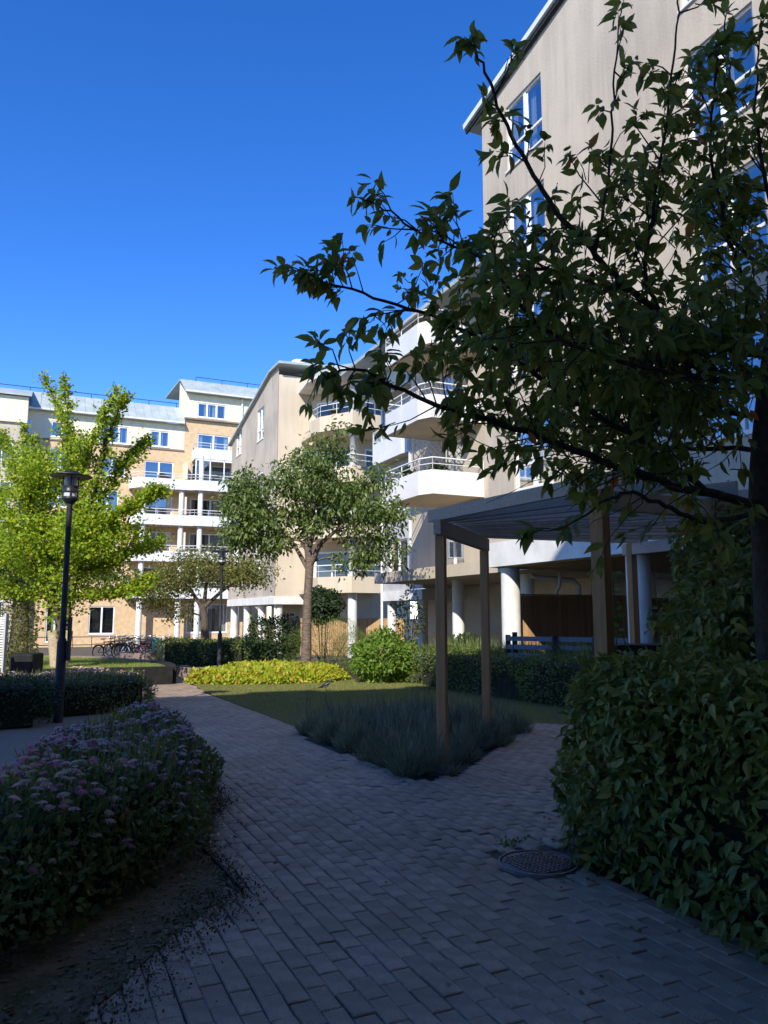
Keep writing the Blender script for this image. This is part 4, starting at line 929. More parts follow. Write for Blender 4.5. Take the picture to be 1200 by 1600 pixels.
# lavender
def lavender():
    a = np.array(LAV); c = a.mean(0); root = thing('lavender', 'grey green lavender bed under the pergola corner post', 'lavender', GG(*c))
    poly = [tuple(c+(p-c)*.97) for p in a]
    clumps = sample_poly(poly, 110); P = []; D = []; s = []
    for q in clumps:
        n = 330; R = rng.uniform(.22, .34); ang = rng.uniform(0, 6.28, n); rr = np.sqrt(rng.random(n))*R*.62
        w_ = toW(q[None]+np.stack([rr*np.cos(ang), rr*np.sin(ang)], 1)); P.append(np.column_stack([w_, gzn(w_[:, 1])+rng.uniform(.02, .26, n)*np.sqrt(np.clip(1.05-(rr/R/.45)**2, 0, 1))])); lean = rr/R*1.5
        d = np.column_stack([np.cos(ang+TH)*lean, np.sin(ang+TH)*lean, np.ones(n)])+rv(n, .22); D.append(d); s.append(rng.uniform(.08, .21, n))
    P, D, s = map(np.concatenate, (P, D, s)); leaves('foliage', P, D, rv(len(P)), s, L_LAV, root, (T_NEEDLE[0]*np.array([.55, 1, 1]), T_NEEDLE[1]))
    q = sample_poly(poly, 420); w_ = toW(q); d = rv(420, .25); d[:, 2] = 1
    leaves('dry_flower_stalks', np.column_stack([w_, gzn(w_[:, 1])+.2]), d, rv(420), rng.uniform(.28, .48, 420), M_STALK, root, (T_NEEDLE[0]*np.array([.22, 1, 1]), T_NEEDLE[1]))
lavender()

# grass
def grass(name, label, poly, n, h, m, dz=0., top=None):
    q = sample_poly(poly, n); w_ = toW(q); d = rv(n, .45); d[:, 2] = 1
    o = leaves(name, np.column_stack([w_, gzn(w_[:, 1])+dz]), d, rv(n), h*rng.uniform(.5, 1.2, n), m, None, (T_BLADE[0]*np.array([1.6, 1, 1]), T_BLADE[1]))
    return tag(o, label, 'grass', kind='stuff')
grass('grass', 'short dry lawn grass between the path and the long hedge', LAWN, 90000, .045, L_GRASS, -.006)
grass('grass', 'bright raised lawn grass around the burlap wrapped trunks', [(-9, 21.5), (3.4, 21.5), (3.4, 24.5), (3.1, 26.5), (2.1, 29.8), (-.5, 32.3), (-9, 33)], 60000, .06, L_GRASS2, .40)

# litter and moss on the soil strip and path
def litter():
    q1 = sample_poly([(-.6, 2.2), (.2, 3.5), (1.25, 4.8), (1.9, 7.5), (1.2, 6.2), (.2, 4.6), (-1.5, 3.4)], 1500); q2 = sample_poly([(1.2, 3), (3.4, 2.6), (3.3, 6.8), (1.8, 9)], 90); q3 = sample_poly([(2.9, 3.9), (3.4, 3.9), (3.6, 5.0), (5.5, 5.6), (5.4, 6.3), (3.2, 4.9)], 160)
    q4 = sample_poly([(3.35, 6.6), (3.6, 6.8), (3.6, 11), (3.35, 10.8)], 130); q5 = sample_poly([(7.2, 10.2), (9, 9), (9.3, 12), (8, 12)], 200)
    q = np.concatenate([q1, q2, q3, q4, q5]); w_ = toW(q); n = len(q); d = rv(n); d[:, 2] *= .15; z = rv(n, .25); z[:, 2] = 1
    o = leaves('fallen_leaves', np.column_stack([w_, gzn(w_[:, 1])+.012]), d, z, rng.uniform(.010, .042, n), L_LITTER, None, T_OVAL); tag(o, 'dry leaves and crumbs scattered along the path edges', 'leaf litter', kind='stuff')
    # crumbs of soil and moss that blur the edge of the bed on to the bricks
    ed = np.array([(-.7, 1.8), (-.1, 2.7), (.35, 3.6), (.85, 4.35), (1.2, 4.75), (1.2, 5.9), (1.6, 6.9), (1.75, 8.2)]); k = rng.integers(0, len(ed)-1, 9000); t = rng.random((9000, 1))
    q = ed[k]+(ed[k+1]-ed[k])*t+rng.normal(0, .10, (9000, 2))*np.where(k < 4, 1.2, .5)[:, None]; w_ = toW(q); d = rv(9000); z = rv(9000, .5); z[:, 2] += 1
    tag(leaves('moss_crumbs', np.column_stack([w_, gzn(w_[:, 1])+.005]), d, z, rng.uniform(.006, .022, 9000), L_MOSS, None, T_OVAL), 'brown soil crumbs and moss spilling from the spirea bed on to the bricks', 'moss', kind='stuff')
    # weeds in the joints
    spots = [(3.12, 4.78, 34), (3.24, 4.86, 30), (1.62, 6.1, 9), (1.4, 4.9, 8), (.95, 4.2, 8), (2.9, 3.3, 7)]
    PW, DW, SW = [], [], []
    for (u, v, n) in spots:
        w_ = toW(np.array([[u, v]])+rng.normal(0, .04, (n, 2))); d = rv(n, .8); d[:, 2] = .5; PW.append(np.column_stack([w_, gzn(w_[:, 1])])); DW.append(d); SW.append(rng.uniform(.014, .034, n))
    PW, DW, SW = map(np.concatenate, (PW, DW, SW))
    tag(leaves('weeds', PW, DW, rv(len(PW))+np.array([0, 0, 1]), SW, L_HEDGE2, None, T_OVAL), 'small green weeds growing from joints of the brick path', 'weeds', kind='stuff')
litter()

# ================================================================== trees
def twigs_to(mb, nodes_, target, r0, sag=.1):
    """join a target point to the nearest fitting skeleton node; returns its node list"""
    T = np.array(target); best = None
    for i, (p, r, dep) in enumerate(nodes_):
        d = np.linalg.norm(T-p); c = d+max(0, p[2]-T[2]+.05)*1.2+dep*.06
        if best is None or c < best[0]: best = (c, i)
    p, r, dep = nodes_[best[1]]; d = np.linalg.norm(T-p); n = max(3, int(d/.28)+1); pts = []
    for k in range(n+1):
        t = k/n; q = p+(T-p)*t; q[2] += math.sin(t*math.pi)*sag*d; q += rng.normal(0, .03*d/n*2, 3)*(0 < k < n); pts.append(q)
    ra = min(r*.75, r0); rad = [ra*(1-t*.72) for t in np.linspace(0, 1, n+1)]
    mb.tube(pts, rad, 5, caps=False)
    for k in range(1, n+1): nodes_.append((pts[k], rad[k], dep+1))
def crown_tree(name, label, base, trunk, ells, nclump, per, size, clump_r, lm, bark, tmpl=T_OVAL, up=-.2, r_limb=.05, flat=.7, group=None, shell=.35):
    root = thing(name, label, 'tree', base, group); tm = MB(); nodes_ = []
    for pts, rads in trunk:
        tm.tube(pts, rads, 12)
        for p, r in zip(pts[1:], rads[1:]): nodes_.append((np.array(p, float), r, 0))
    tm.build('trunk', bark, root)
    C = []
    wts = np.array([e[1][0]*e[1][1]*e[1][2] for e in ells]); wts = wts/wts.sum()
    for _ in range(nclump):
        e = ells[rng.choice(len(ells), p=wts)]; d = rv(1)[0]; d /= np.linalg.norm(d); r = rng.random()**shell; C.append(np.array(e[0])+d*r*np.array(e[1]))
    C.sort(key=lambda c: np.linalg.norm(c-np.array(trunk[0][0][-1])))
    bm_ = MB()
    for c in C: twigs_to(bm_, nodes_, c, r_limb, .06)
    bm_.build('branches', bark, root)
    P = []; D = []
    for c in C:
        k = int(per*rng.uniform(.5, 1.4)); o = rv(k)*clump_r*np.array([1, 1, flat]); P.append(c+o); D.append(o/np.maximum(np.linalg.norm(o, axis=1, keepdims=True), 1e-6)*.7+rv(k, .5)+np.array([0, 0, up]))
    P, D = np.concatenate(P), np.concatenate(D); Z = rv(len(P), .6)+np.array([0, -.2, .7])
    leaves('crown', P, D, Z, size*rng.uniform(.6, 1.25, len(P)), lm, root, tmpl); return root
# the banded cherry in the middle
Y2 = 24.3; b2 = at(478, 1040, Y2); b2 = (b2[0], Y2, gz(Y2))
def T(px, py, dy=0.): return at(px, py, Y2+dy)
tr2 = [([b2, T(479, 1000), T(481, 930), T(484, 880), T(480, 850)], [.175, .15, .135, .13, .11]), ([T(484, 885), T(500, 850, -.2), T(530, 825, -.5)], [.10, .075, .05]), ([T(482, 890), T(462, 855, .3), T(438, 830, .5)], [.085, .06, .04]), ([T(482, 860), T(470, 810, .2), T(455, 760, 0)], [.09, .06, .035]), ([T(482, 860), T(498, 800, .3), T(510, 740, .3)], [.09, .06, .03])]
crown_tree('cherry_tree', 'round cherry tree with grey banded trunk in the yellow ground cover', b2, tr2,
    [(T(490, 770), (1.75, 1.6, 1.35)), (T(400, 800), (1.25, 1.4, 1.15)), (T(575, 800), (1.25, 1.4, 1.0)), (T(500, 720), (1.0, 1.0, .75)), (T(380, 765), (.7, .9, .8)), (T(590, 750), (.7, .9, .6)), (T(560, 875), (.9, .9, .5)), (T(605, 850), (.75, .9, .65)), (T(375, 840), (.8, .9, .6)), (T(430, 850), (.8, 1.0, .55)), (T(520, 690), (.7, .8, .5))], 350, 50, .15, .19, L_TREE2, M_BARK2, T_LEAF, up=-.7, shell=.45)
# yellow-green tree with burlap-wrapped trunks
YG = 21.3
def TG(px, py, dy=0.): return at(px, py, YG+dy)
bg_ = TG(95, 1056); zg = gz(YG)+.40; bg_ = (bg_[0], YG, zg)
def gl(px, z, dy=0): p = TG(px, 1000, dy); return (p[0], p[1], z)
limbs = [[(92, 985), (82, 930), (70, 850), (60, 760), (50, 690)], [(104, 985), (110, 900), (120, 800), (115, 700), (95, 640), (70, 592)], [(108, 930), (140, 850), (150, 760), (165, 690), (185, 640), (197, 620)], [(118, 800), (110, 720), (105, 650), (100, 595)], [(110, 900), (160, 880), (210, 860), (250, 845)], [(140, 850), (190, 800), (225, 780), (250, 765)], [(82, 930), (50, 880), (20, 820), (-5, 770)], [(150, 800), (180, 740), (215, 705), (232, 690)], [(70, 850), (30, 770), (12, 700), (5, 680)], [(82, 930), (40, 930), (0, 915), (-30, 900)], [(110, 930), (150, 930), (200, 925), (230, 905)], [(120, 800), (135, 720), (160, 660), (180, 612)], [(100, 900), (60, 840), (40, 740), (38, 670)]]
def yellow_tree():
    root = thing('yellow_green_tree', 'bright yellow green tree with two burlap wrapped trunks on the raised lawn', 'tree', bg_)
    for px, pt in ((91, 82), (98, 106)):
        t = MB(); p0 = gl(px, zg); p1 = gl(pt+ (px-91)*.0, zg+.75); p1 = at(pt, 985, YG); t.tube([p0, tuple((np.array(p0)+np.array(p1))/2), p1], [.17, .155, .14], 12); t.build('wrapped_trunk', M_BURLAP, root)
    bm_ = MB(); P = []; D = []
    for j, lb in enumerate(limbs):
        pts = []; dy = rng.normal(0, .5)
        for k, (x, y) in enumerate(lb): pts.append(np.array(at(x, y, YG+dy*k/len(lb)*1.6)))
        # smooth
        Q = []
        for a, b in zip(pts, pts[1:]):
            for t in (0, .25, .5, .75): Q.append(a+(b-a)*t+rng.normal(0, .02, 3))
        Q.append(pts[-1]); nq = len(Q); r0 = .10 if j < 3 else .055
        bm_.tube(Q, [r0*(1-.85*i/nq) for i in range(nq)], 7)
        for i in range(1, nq):
            f = i/nq
            kk = int(40*(1.15-f*.6)); P.append(Q[i]+rv(kk)*(.17-.11*f)); D.append(rv(kk))
            for q in range(5 if f > .2 else 2):
                d = rv(1)[0]; d[2] = abs(d[2])*.7; d += (Q[i]-Q[i-1])/np.linalg.norm(Q[i]-Q[i-1])*.8; d /= np.linalg.norm(d); ln = rng.uniform(.35, 1.0)*(1.25-.75*f) 
                if lb[-1][1] > 760: d[2] *= .35
                elif f > .45: ln *= .5
                e = Q[i]+d*ln; bm_.tube([Q[i], Q[i]+d*ln*.5+np.array([0, 0, .03]), e], [.014, .01, .004], 4, caps=False)
                n = int(62*ln)
                t = rng.random(n)[:, None]; P.append(Q[i]+(e-Q[i])*t+rv(n)*.075); D.append(rv(n)+np.array([0, 0, -.2]))
    bm_.build('branches', M_BARK3, root)
    # dense lower crown
    C = []
    for e, r in ((TG(95, 850), (2.1, 1.9, 1.15)), (TG(45, 830), (1.6, 1.6, 1.3)), (TG(150, 840), (1.3, 1.5, 1.0)), (TG(60, 740), (1.0, 1.2, .9))):
        for _ in range(52): d = rv(1)[0]; d /= np.linalg.norm(d); C.append(np.array(e)+d*rng.random()**.4*np.array(r))
    for c in C: n = 75; P.append(c+rv(n)*np.array([.26, .26, .13])); D.append(rv(n))
    P, D = np.concatenate(P), np.concatenate(D); leaves('crown', P, D, rv(len(P), .6)+np.array([-.1, -.35, .7]), .095*rng.uniform(.6, 1.25, len(P)), L_GINK, root, T_FAN)
yellow_tree()
# small olive-leaved tree behind the trimmed hedge
Y5 = 33.5
def T5(px, py, dy=0.): return at(px, py, Y5+dy)
b5 = T5(321, 1000); b5 = (b5[0], Y5, gz(Y5))
crown_tree('small_tree', 'low spreading olive leaved tree behind the trimmed hedge', b5, [([b5, T5(320, 965), T5(316, 945)], [.2, .16, .14]), ([T5(316, 950), T5(300, 925), T5(270, 905)], [.1, .07, .04]), ([T5(318, 950), T5(345, 925), T5(380, 900)], [.1, .07, .04]), ([T5(318, 955), T5(322, 915), T5(330, 880)], [.1, .07, .04])],
    [(T5(315, 890), (2.2, 2, .75)), (T5(250, 920), (1.3, 1.5, .8)), (T5(385, 895), (1.3, 1.5, .6)), (T5(270, 950), (.9, 1, .5))], 190, 62, .13, .25, L_SMALL, M_BARK3, T_DIAM, up=-.3)
Y6 = 30.0
def T6(px, py, dy=0.): return at(px, py, Y6+dy)
b6 = T6(34, 1005); b6 = (b6[0], Y6, gz(Y6))
crown_tree('dark_tree', 'dark forked tree standing behind the bright yellow green tree', b6, [([b6, T6(34, 960), T6(36, 935)], [.30, .26, .24]), ([T6(36, 940), T6(22, 915), T6(5, 890)], [.16, .12, .08]), ([T6(37, 940), T6(58, 915), T6(75, 885)], [.16, .12, .08])],
    [(T6(30, 860), (3.2, 2.5, 1.3)), (T6(110, 890), (2.4, 2.0, .8)), (T6(-40, 880), (2, 2, 1.2)), (T6(175, 910), (1.2, 1.4, .6))], 230, 60, .16, .32, L_HEDGE2, M_BARK3, T_DIAM)

# the big cherry in the foreground
def big_cherry():
    YT = 5.1
    b = at(1206, 1000, YT); base = (b[0], YT, gz(YT)); root = thing('cherry_tree', 'large dark leaved cherry tree overhanging the pergola and leafy hedge', 'tree', base)
    def A(px, py, y): return np.array(at(px, py, y))
    tr = [base, A(1203, 960, YT), A(1198, 860, YT), A(1190, 760, YT), A(1195, 640, 5.1), A(1205, 520, 5.15), A(1215, 330, 5.2), A(1225, 120, 5.2), A(1235, -120, 5.2)]
    def smooth(pts, k=6):
        Q = []; n = len(pts)
        for i in range(n-1):
            p0, p1, p2, p3 = (np.array(pts[max(i-1, 0)]), np.array(pts[i]), np.array(pts[i+1]), np.array(pts[min(i+2, n-1)]))
            for j in range(k):
                t = j/k; Q.append(.5*((2*p1)+(-p0+p2)*t+(2*p0-5*p1+4*p2-p3)*t*t+(-p0+3*p1-3*p2+p3)*t**3))
        Q.append(np.array(pts[-1])); return Q
    tm = MB(); Q = smooth(tr); rr = np.interp(np.linspace(0, 1, len(Q)), [0, .35, .6, 1], [.105, .085, .05, .022]); tm.tube(Q, list(rr), 12); tm.build('trunk', M_BARK, root)
    LB = [  # (points px,py,depth), start radius, twig factor
        ([(1183, 790, 5.1), (1120, 772, 4.9), (1060, 762, 4.7), (985, 735, 4.5), (900, 705, 4.4), (800, 668, 4.3), (700, 640, 4.2), (620, 605, 4.1), (560, 578, 4.0), (500, 592, 3.95)], .055, 1.0),
        ([(1200, 560, 5.1), (1140, 545, 4.9), (1080, 543, 4.7), (1030, 490, 4.6), (980, 450, 4.5), (930, 395, 4.4), (870, 330, 4.3), (825, 255, 4.2), (785, 180, 4.1), (755, 100, 4.0), (738, 70, 4.0)], .05, .75),
        ([(1040, 500, 4.6), (1010, 440, 4.6), (1018, 340, 4.5), (1035, 230, 4.4), (1048, 120, 4.3), (1058, 20, 4.2), (1062, -60, 4.2)], .02, .6),
        ([(985, 455, 4.5), (900, 435, 4.6), (820, 415, 4.6), (740, 395, 4.5), (660, 365, 4.4), (600, 325, 4.3), (552, 308, 4.3)], .022, .8),
        ([(1100, 765, 4.8), (1000, 690, 4.9), (900, 630, 4.9), (800, 560, 4.8), (700, 505, 4.7), (600, 470, 4.6), (520, 445, 4.5), (452, 418, 4.5)], .035, 1.0),
        ([(930, 395, 4.4), (948, 300, 4.5), (955, 200, 4.5), (962, 90, 4.4), (972, 5, 4.4)], .016, .45),
        ([(1205, 520, 5.1), (1160, 430, 5.0), (1130, 340, 4.9), (1110, 230, 4.7), (1120, 110, 4.6), (1135, 20, 4.5)], .03, .8),
        ([(1190, 650, 5.1), (1100, 640, 5.4), (1000, 610, 5.6), (900, 590, 5.8), (820, 540, 5.9), (760, 500, 5.9)], .035, 1.0),
        ([(1188, 700, 5.1), (1080, 700, 5.5), (980, 690, 5.8), (880, 690, 6.0), (800, 700, 6.1)], .03, .9),
        ([(1200, 600, 5.0), (1120, 590, 4.5), (1040, 580, 4.1), (950, 560, 3.9), (860, 520, 3.8), (790, 450, 3.75), (770, 380, 3.7)], .03, .9),
        ([(1210, 430, 5.1), (1150, 380, 5.3), (1090, 330, 5.4), (1020, 290, 5.5), (960, 280, 5.5)], .025, .8),
        ([(1215, 360, 5.15), (1190, 250, 4.9), (1180, 150, 4.8), (1190, 50, 4.7)], .025, .8),
        ([(1183, 800, 5.1), (1100, 815, 4.8), (1040, 790, 4.5), (980, 770, 4.3), (940, 790, 4.1), (880, 830, 4.0)], .03, .35),
        ([(1200, 480, 5.1), (1260, 420, 4.6), (1330, 360, 4.3), (1400, 300, 4.2)], .03, .9), ([(1190, 620, 5.1), (1280, 580, 5.3), (1380, 540, 5.5)], .03, .9)]
    br = MB(); tw = MB(); P = []; D = []
    def put_leaves(a, b, n, tip=True):
        d = b-a; ln = np.linalg.norm(d); d = d/max(ln, 1e-6)
        for k in range(n):
            t = (k+.6)/n; side = rv(1)[0]; side -= d*side.dot(d); side /= np.linalg.norm(side)
            P.append(a+(b-a)*t+side*.012); D.append(side*.75+d*.45+np.array([0, 0, -.75])+rng.normal(0, .25, 3))
        if tip:
            for k in range(3): P.append(b+rng.normal(0, .008, 3)); D.append(d*.6+rng.normal(0, .55, 3)+np.array([0, 0, -.55]))
    for pts, r0, tf in LB:
        W = smooth([A(*p) for p in pts], 5); n = len(W)
        for i in range(1, n-1): W[i] = W[i]+rng.normal(0, .007, 3)
        br.tube(W, [r0*.55*(1-.92*i/(n-1))+.003 for i in range(n)], 8)
        put_leaves(W[-4], W[-1], 7)
        seg = np.cumsum([0]+[np.linalg.norm(W[i+1]-W[i]) for i in range(n-1)]); tot = seg[-1]; s_ = .12
        while s_ < tot:
            i = min(np.searchsorted(seg, s_), n-1); i = max(i, 1); f = s_/tot; d0 = (W[i]-W[i-1]); d0 /= np.linalg.norm(d0)
            d = rv(1)[0]; d -= d0*d.dot(d0)*.5; d /= np.linalg.norm(d); d = d+d0*.7+np.array([0, 0, .30]); d /= np.linalg.norm(d)
            ln = rng.uniform(.22, .62)*(1.1-.55*f)
            if proj(W[i]+d*ln)[1] > 850: s_ += .05; continue
            qx, qy, _ = proj(W[i]); keep = np.interp(qy, [0, 150, 300, 450, 560], [.16, .22, .45, .9, 1])*np.interp(qy, [640, 720, 790], [1, .55, .12])*np.interp(qx, [450, 700, 850, 1000], [.5, .66, 1, 1.0])
            keep *= np.interp(qx, [950, 1120], [1, 2.2]) if qy < 420 else 1
            ln *= np.interp(qy, [0, 300, 500], [.6, .75, 1])*np.interp(qx, [450, 800], [.75, 1])
            if rng.random() > keep: s_ += .03/tf; continue
            m1 = W[i]+d*ln*.5+rng.normal(0, .02, 3); e = W[i]+d*ln+np.array([0, 0, -.05*ln]); tw.tube([W[i], m1, e], [.0055, .0042, .002], 4, caps=False)
            put_leaves(m1, e, max(2, int(ln*13)))
            for q in range(rng.integers(1, 3)):
                t = rng.uniform(.3, .8); a = W[i]+(e-W[i])*t; d2 = d+rv(1)[0]*.75; d2 /= np.linalg.norm(d2); e2 = a+d2*ln*rng.uniform(.35, .65); tw.tube([a, (a+e2)/2+rng.normal(0, .012, 3), e2], [.0038, .003, .0016], 4, caps=False); put_leaves(a+(e2-a)*.25, e2, max(2, int(ln*9)))
            s_ += rng.uniform(.5, 1.5)*(.023 if 450 < proj(W[i])[1] < 690 and proj(W[i])[0] > 820 else .035)/tf
    # bare hanging shoots over the pergola edge
    for k in range(26):
        a = A(rng.uniform(860, 1100), rng.uniform(700, 760), rng.uniform(4.1, 4.8)); pts = [a]
        d = np.array([rng.uniform(-.5, .3), rng.normal(0, .2), rng.uniform(-.3, .1)])
        for j in range(5): d += rng.normal(0, .25, 3)+np.array([0, 0, -.05]); pts.append(pts[-1]+d*.11)
        tw.tube(pts, [.005, .0045, .004, .003, .0025, .002], 4, caps=False)
        if k % 2: put_leaves(pts[-2], pts[-1], 3)
    br.build('branches', M_BARK, root); tw.build('twigs', M_BARK, root, 'stuff')
    P, D = np.array(P), np.array(D); Z = rv(len(P), .5)+np.array([0, -.15, .6]); s = rng.uniform(.055, .122, len(P))
    pr = np.array([proj(p) for p in P]); sc = np.where((pr[:, 0] > 0) & (pr[:, 0] < 1200) & (pr[:, 1] > 0), pr[:, 2]/s, 1e9); od = np.argsort(sc)[:300]; mk = np.zeros(len(P), bool); mk[od] = True
    leaf_objects('leaf', P[mk], D[mk], Z[mk], s[mk], L_CHERRY, root, T_LEAF); leaves('crown', P[~mk], D[~mk], Z[~mk], s[~mk], L_CHERRY, root, T_LEAF)
    print('cherry leaves', len(P))
big_cherry()
# vine shoots on the round column
def vine():
    b = at(962, 1010, 7.5); root = thing('climbing_vine', 'thin leafy vine shoot in front of the second round white column', 'vine', (b[0], 7.5, gz(7.5))); st = MB(); P = []; D = []
    for x0, path in ((958, [(962, 1040), (964, 985), (962, 950), (958, 915), (960, 895)]), (970, [(985, 1040), (975, 1000), (968, 975), (964, 960)])):
        pts = [np.array((b[0], 7.5, gz(7.5)))]+[np.array(at(px, py, 7.5)) for px, py in path]; st.tube(pts, [.008]+[.006]*(len(path)-1)+[.002], 5)
        for a, c in zip(pts[1:], pts[2:]):
            for k in range(5): P.append(a+(c-a)*rng.random()); D.append(np.array([rng.choice([-1, 1])*.8, -.3, rng.normal(.1, .3)]))
    st.build('stem', M_BARK3, root); leaves('leaves', np.array(P), np.array(D), rv(len(P), .4)+np.array([0, -.6, .5]), rng.uniform(.04, .09, len(P)), L_HEDGE, root, T_OVAL)
vine()

# ================================================================== smaller things
def manhole():
    u, v = MANHOLE; p = G(u, v); root = thing('manhole_cover', 'round cast iron manhole cover set in the bricks by the hedge', 'manhole cover', (p[0], p[1], 0)); R = .235
    a = MB(); a.lathe((p[0], p[1], 0), [(R+.025, -.05), (R+.025, .008), (R+.008, .010), (R+.006, -.01)], 48); a.build('frame_ring', M_IRON, root)
    d = MB(); d.lathe((p[0], p[1], 0), [(0, .004), (R, .004), (R, -.04)], 48); lid = d.build('lid', M_IRON, root)
    s = MB(); st = .036
    for i in range(-7, 8):
        for j in range(-7, 8):
            x, y = i*st, j*st
            if math.hypot(x, y) < R-.024:
                X, Y = p[0]+x*math.cos(.5)-y*math.sin(.5), p[1]+x*math.sin(.5)+y*math.cos(.5); h = .013; q = [(X+h*math.cos(.5+k*math.pi/2+.785), Y+h*math.sin(.5+k*math.pi/2+.785)) for k in range(4)]; s.prism(q, .0041, .0105)
    s.build('tread_studs', M_IRON, lid, 'stuff')
    sl2 = MB()
    sb = sheet('manhole_bed', [(u+.36*math.cos(t), v+.36*math.sin(t)) for t in np.linspace(0, 6.28, 25)[:-1]], -.010, M_JOINT); struct(sb)
manhole()
# edging board of the flower bed
mb = MB(); a, b = GG(1.22, 4.68), GG(1.16, 5.8); mb.bar((a[0], a[1], .0), (b[0], b[1], .0), .014, .034); tag(mb.build('edging_board', M_STONE), 'thin dark edging strip between the spirea bed and bricks', 'edging')

# raised lawn wall and stone edgings
def lawn_wall():
    root = thing('retaining_wall', 'low dark granite retaining wall around the raised lawn', 'wall', GG(3.5, 21.4)); pts = [(-9, 21.3)]+[(-9+1.25*k, 21.3) for k in range(1, 11)]
    for a, b in zip(pts, pts[1:]):
        m1 = MB(); z = gzl(*a); m1.lbox(a[0]+.006, b[0]-.006, 21.12, 21.40, z-.3, z+.45); m1.build('stone', M_STONE, root)
    cv = [(3.5+.25*math.sin(k*.5), 21.4+k*.8) for k in range(0, 6)]+[(3.2, 26.6), (2.2, 30), (-.5, 32.5)]
    for k, (a, b) in enumerate(zip(cv, cv[1:])):
        A, B = Vector(GG(*a)), Vector(GG(*b)); d = (B-A).normalized()*.006; m1 = MB(); m1.bar(tuple(A+d+Vector((0, 0, .08))), tuple(B-d+Vector((0, 0, .08))), .26, .74); m1.build('stone', M_STONE if k < 5 else M_STONEL, root)
lawn_wall()
def ring_seat():
    c = at(318, 1046, 25.0); x, y = c[0], 25.0; root = thing('curved_bench', 'curved reddish stone kerb seat at the end of the path', 'stone bench', (x, y, gz(y)))
    for k in range(7):
        a0, a1 = math.radians(150+k*27), math.radians(150+k*27+25.5); q = [(x+r*math.cos(a), y+r*math.sin(a)) for r, a in ((.85, a0), (.85, a1), (.60, a1), (.60, a0))]; m1 = MB(); m1.prism(q, gz(y)-.1, gz(y)+.26); m1.build('stone', M_STONEL, root)
    s = MB(); s.prism([(x+.6*math.cos(t), y+.6*math.sin(t)) for t in np.linspace(0, 6.2, 20)], gz(y)-.1, gz(y)+.12); s.build('sand_fill', M_CONC, root)
ring_seat()
def round_planter():
    c = at(218, 1030, 34.0); x, y = c[0], 34.0; root = thing('round_planter', 'round low stone planter ring by the bicycles', 'planter', (x, y, gz(y)))
    for k in range(12):
        a0, a1 = math.radians(k*30), math.radians(k*30+28.5); q = [(x+r*math.cos(a), y+r*math.sin(a)) for r, a in ((1.0, a0), (1.0, a1), (.72, a1), (.72, a0))]; m1 = MB(); m1.prism(q, gz(y)-.1, gz(y)+.42); m1.build('stone', M_STONEL, root)
    s = MB(); s.prism([(x+.72*math.cos(t), y+.72*math.sin(t)) for t in np.linspace(0, 6.2, 20)], gz(y)-.1, gz(y)+.3); s.build('soil', M_SOIL, root)
round_planter()
# dark stone seat and white louvre panel at the far left
c = at(42, 1045, 17.6); r_ = thing('stone_bench', 'dark stone block bench between the louvre panel and wrapped trunks', 'bench', (c[0], 17.6, gz(17.6)))
m1 = MB(); m1.box(c[0]-.28, c[0]+.28, 17.5, 17.95, gz(17.6), gz(17.6)+.42); m1.build('base', M_CONC, r_); m1 = MB(); m1.box(c[0]-.34, c[0]+.20, 17.42, 18.0, gz(17.6)+.422, gz(17.6)+.90); o = m1.build('top_block', M_STONE, r_); bv = o.modifiers.new('bevel', 'BEVEL'); bv.width = .04; bv.segments = 2
c = at(-6, 1000, 16.0); r_ = thing('louvre_panel', 'white louvred panel at the edge of the gravel area', 'louvre panel', (c[0], 16, gz(16)))
for k in range(20): m1 = MB(); m1.box(c[0]-.6, c[0]+.16, 15.97, 16.05, .55+k*.052, .55+k*.052+.03); m1.build('slat', M_WHITEM, r_)
m1 = MB(); m1.box(c[0]-.66, c[0]-.601, 15.95, 16.07, gz(16), 1.65); m1.build('post', M_WHITEM, r_); m1 = MB(); m1.box(c[0]+.161, c[0]+.2, 15.95, 16.07, gz(16), 1.65); m1.build('post', M_GREYW, r_)
# grey slatted low fence in front of the board fence
def slat_fence():
    a, b = at(792, 1000, 17.2), at(935, 1004, 15.9); root = thing('slatted_fence', 'low blue grey slatted fence in front of the brown boards', 'fence', (a[0], a[1], gz(a[1])))
    for k in range(4): z = .56+k*.18; m1 = MB(); m1.bar((a[0], a[1], z), (b[0]+1, b[1]-.4, z), .03, .10); m1.build('slat', M_GREYSL, root)
    for t in (.02, .10, .55, .98): p = Vector(a).lerp(Vector(b), t); m1 = MB(); m1.box(p.x-.05, p.x+.05, p.y+.03, p.y+.12, gz(p.y), 1.18+(.06 if t == .1 else 0)); m1.build('post', M_BLACKW, root)
slat_fence()
# dark low wall and sunlit pickets behind the hedge
m1 = MB(); a = at(945, 1008, 9.6); b = at(1110, 1008, 9.6); m1.box(a[0], b[0]+1.2, 9.6, 10.2, gz(10), a[2]); tag(m1.build('planter_wall', M_STONE), 'dark low planter wall between the hedge and pergola back posts', 'planter wall')
c = at(1034, 1000, 11.5); r_ = thing('picket_fence', 'short sunlit wooden pickets behind the dark planter wall', 'fence', (c[0], 11.5, gz(11.5)))
for k in range(9): m1 = MB(); x = c[0]+k*.045*1.15; m1.box(x, x+.03, 11.5, 11.53, gz(11.5), at(1034, 992, 11.5)[2]); m1.build('picket', M_FENCE, r_)
m1 = MB(); m1.box(c[0]-.02, c[0]+.5, 11.535, 11.57, .8, .88); m1.build('rail', M_FENCE, r_)
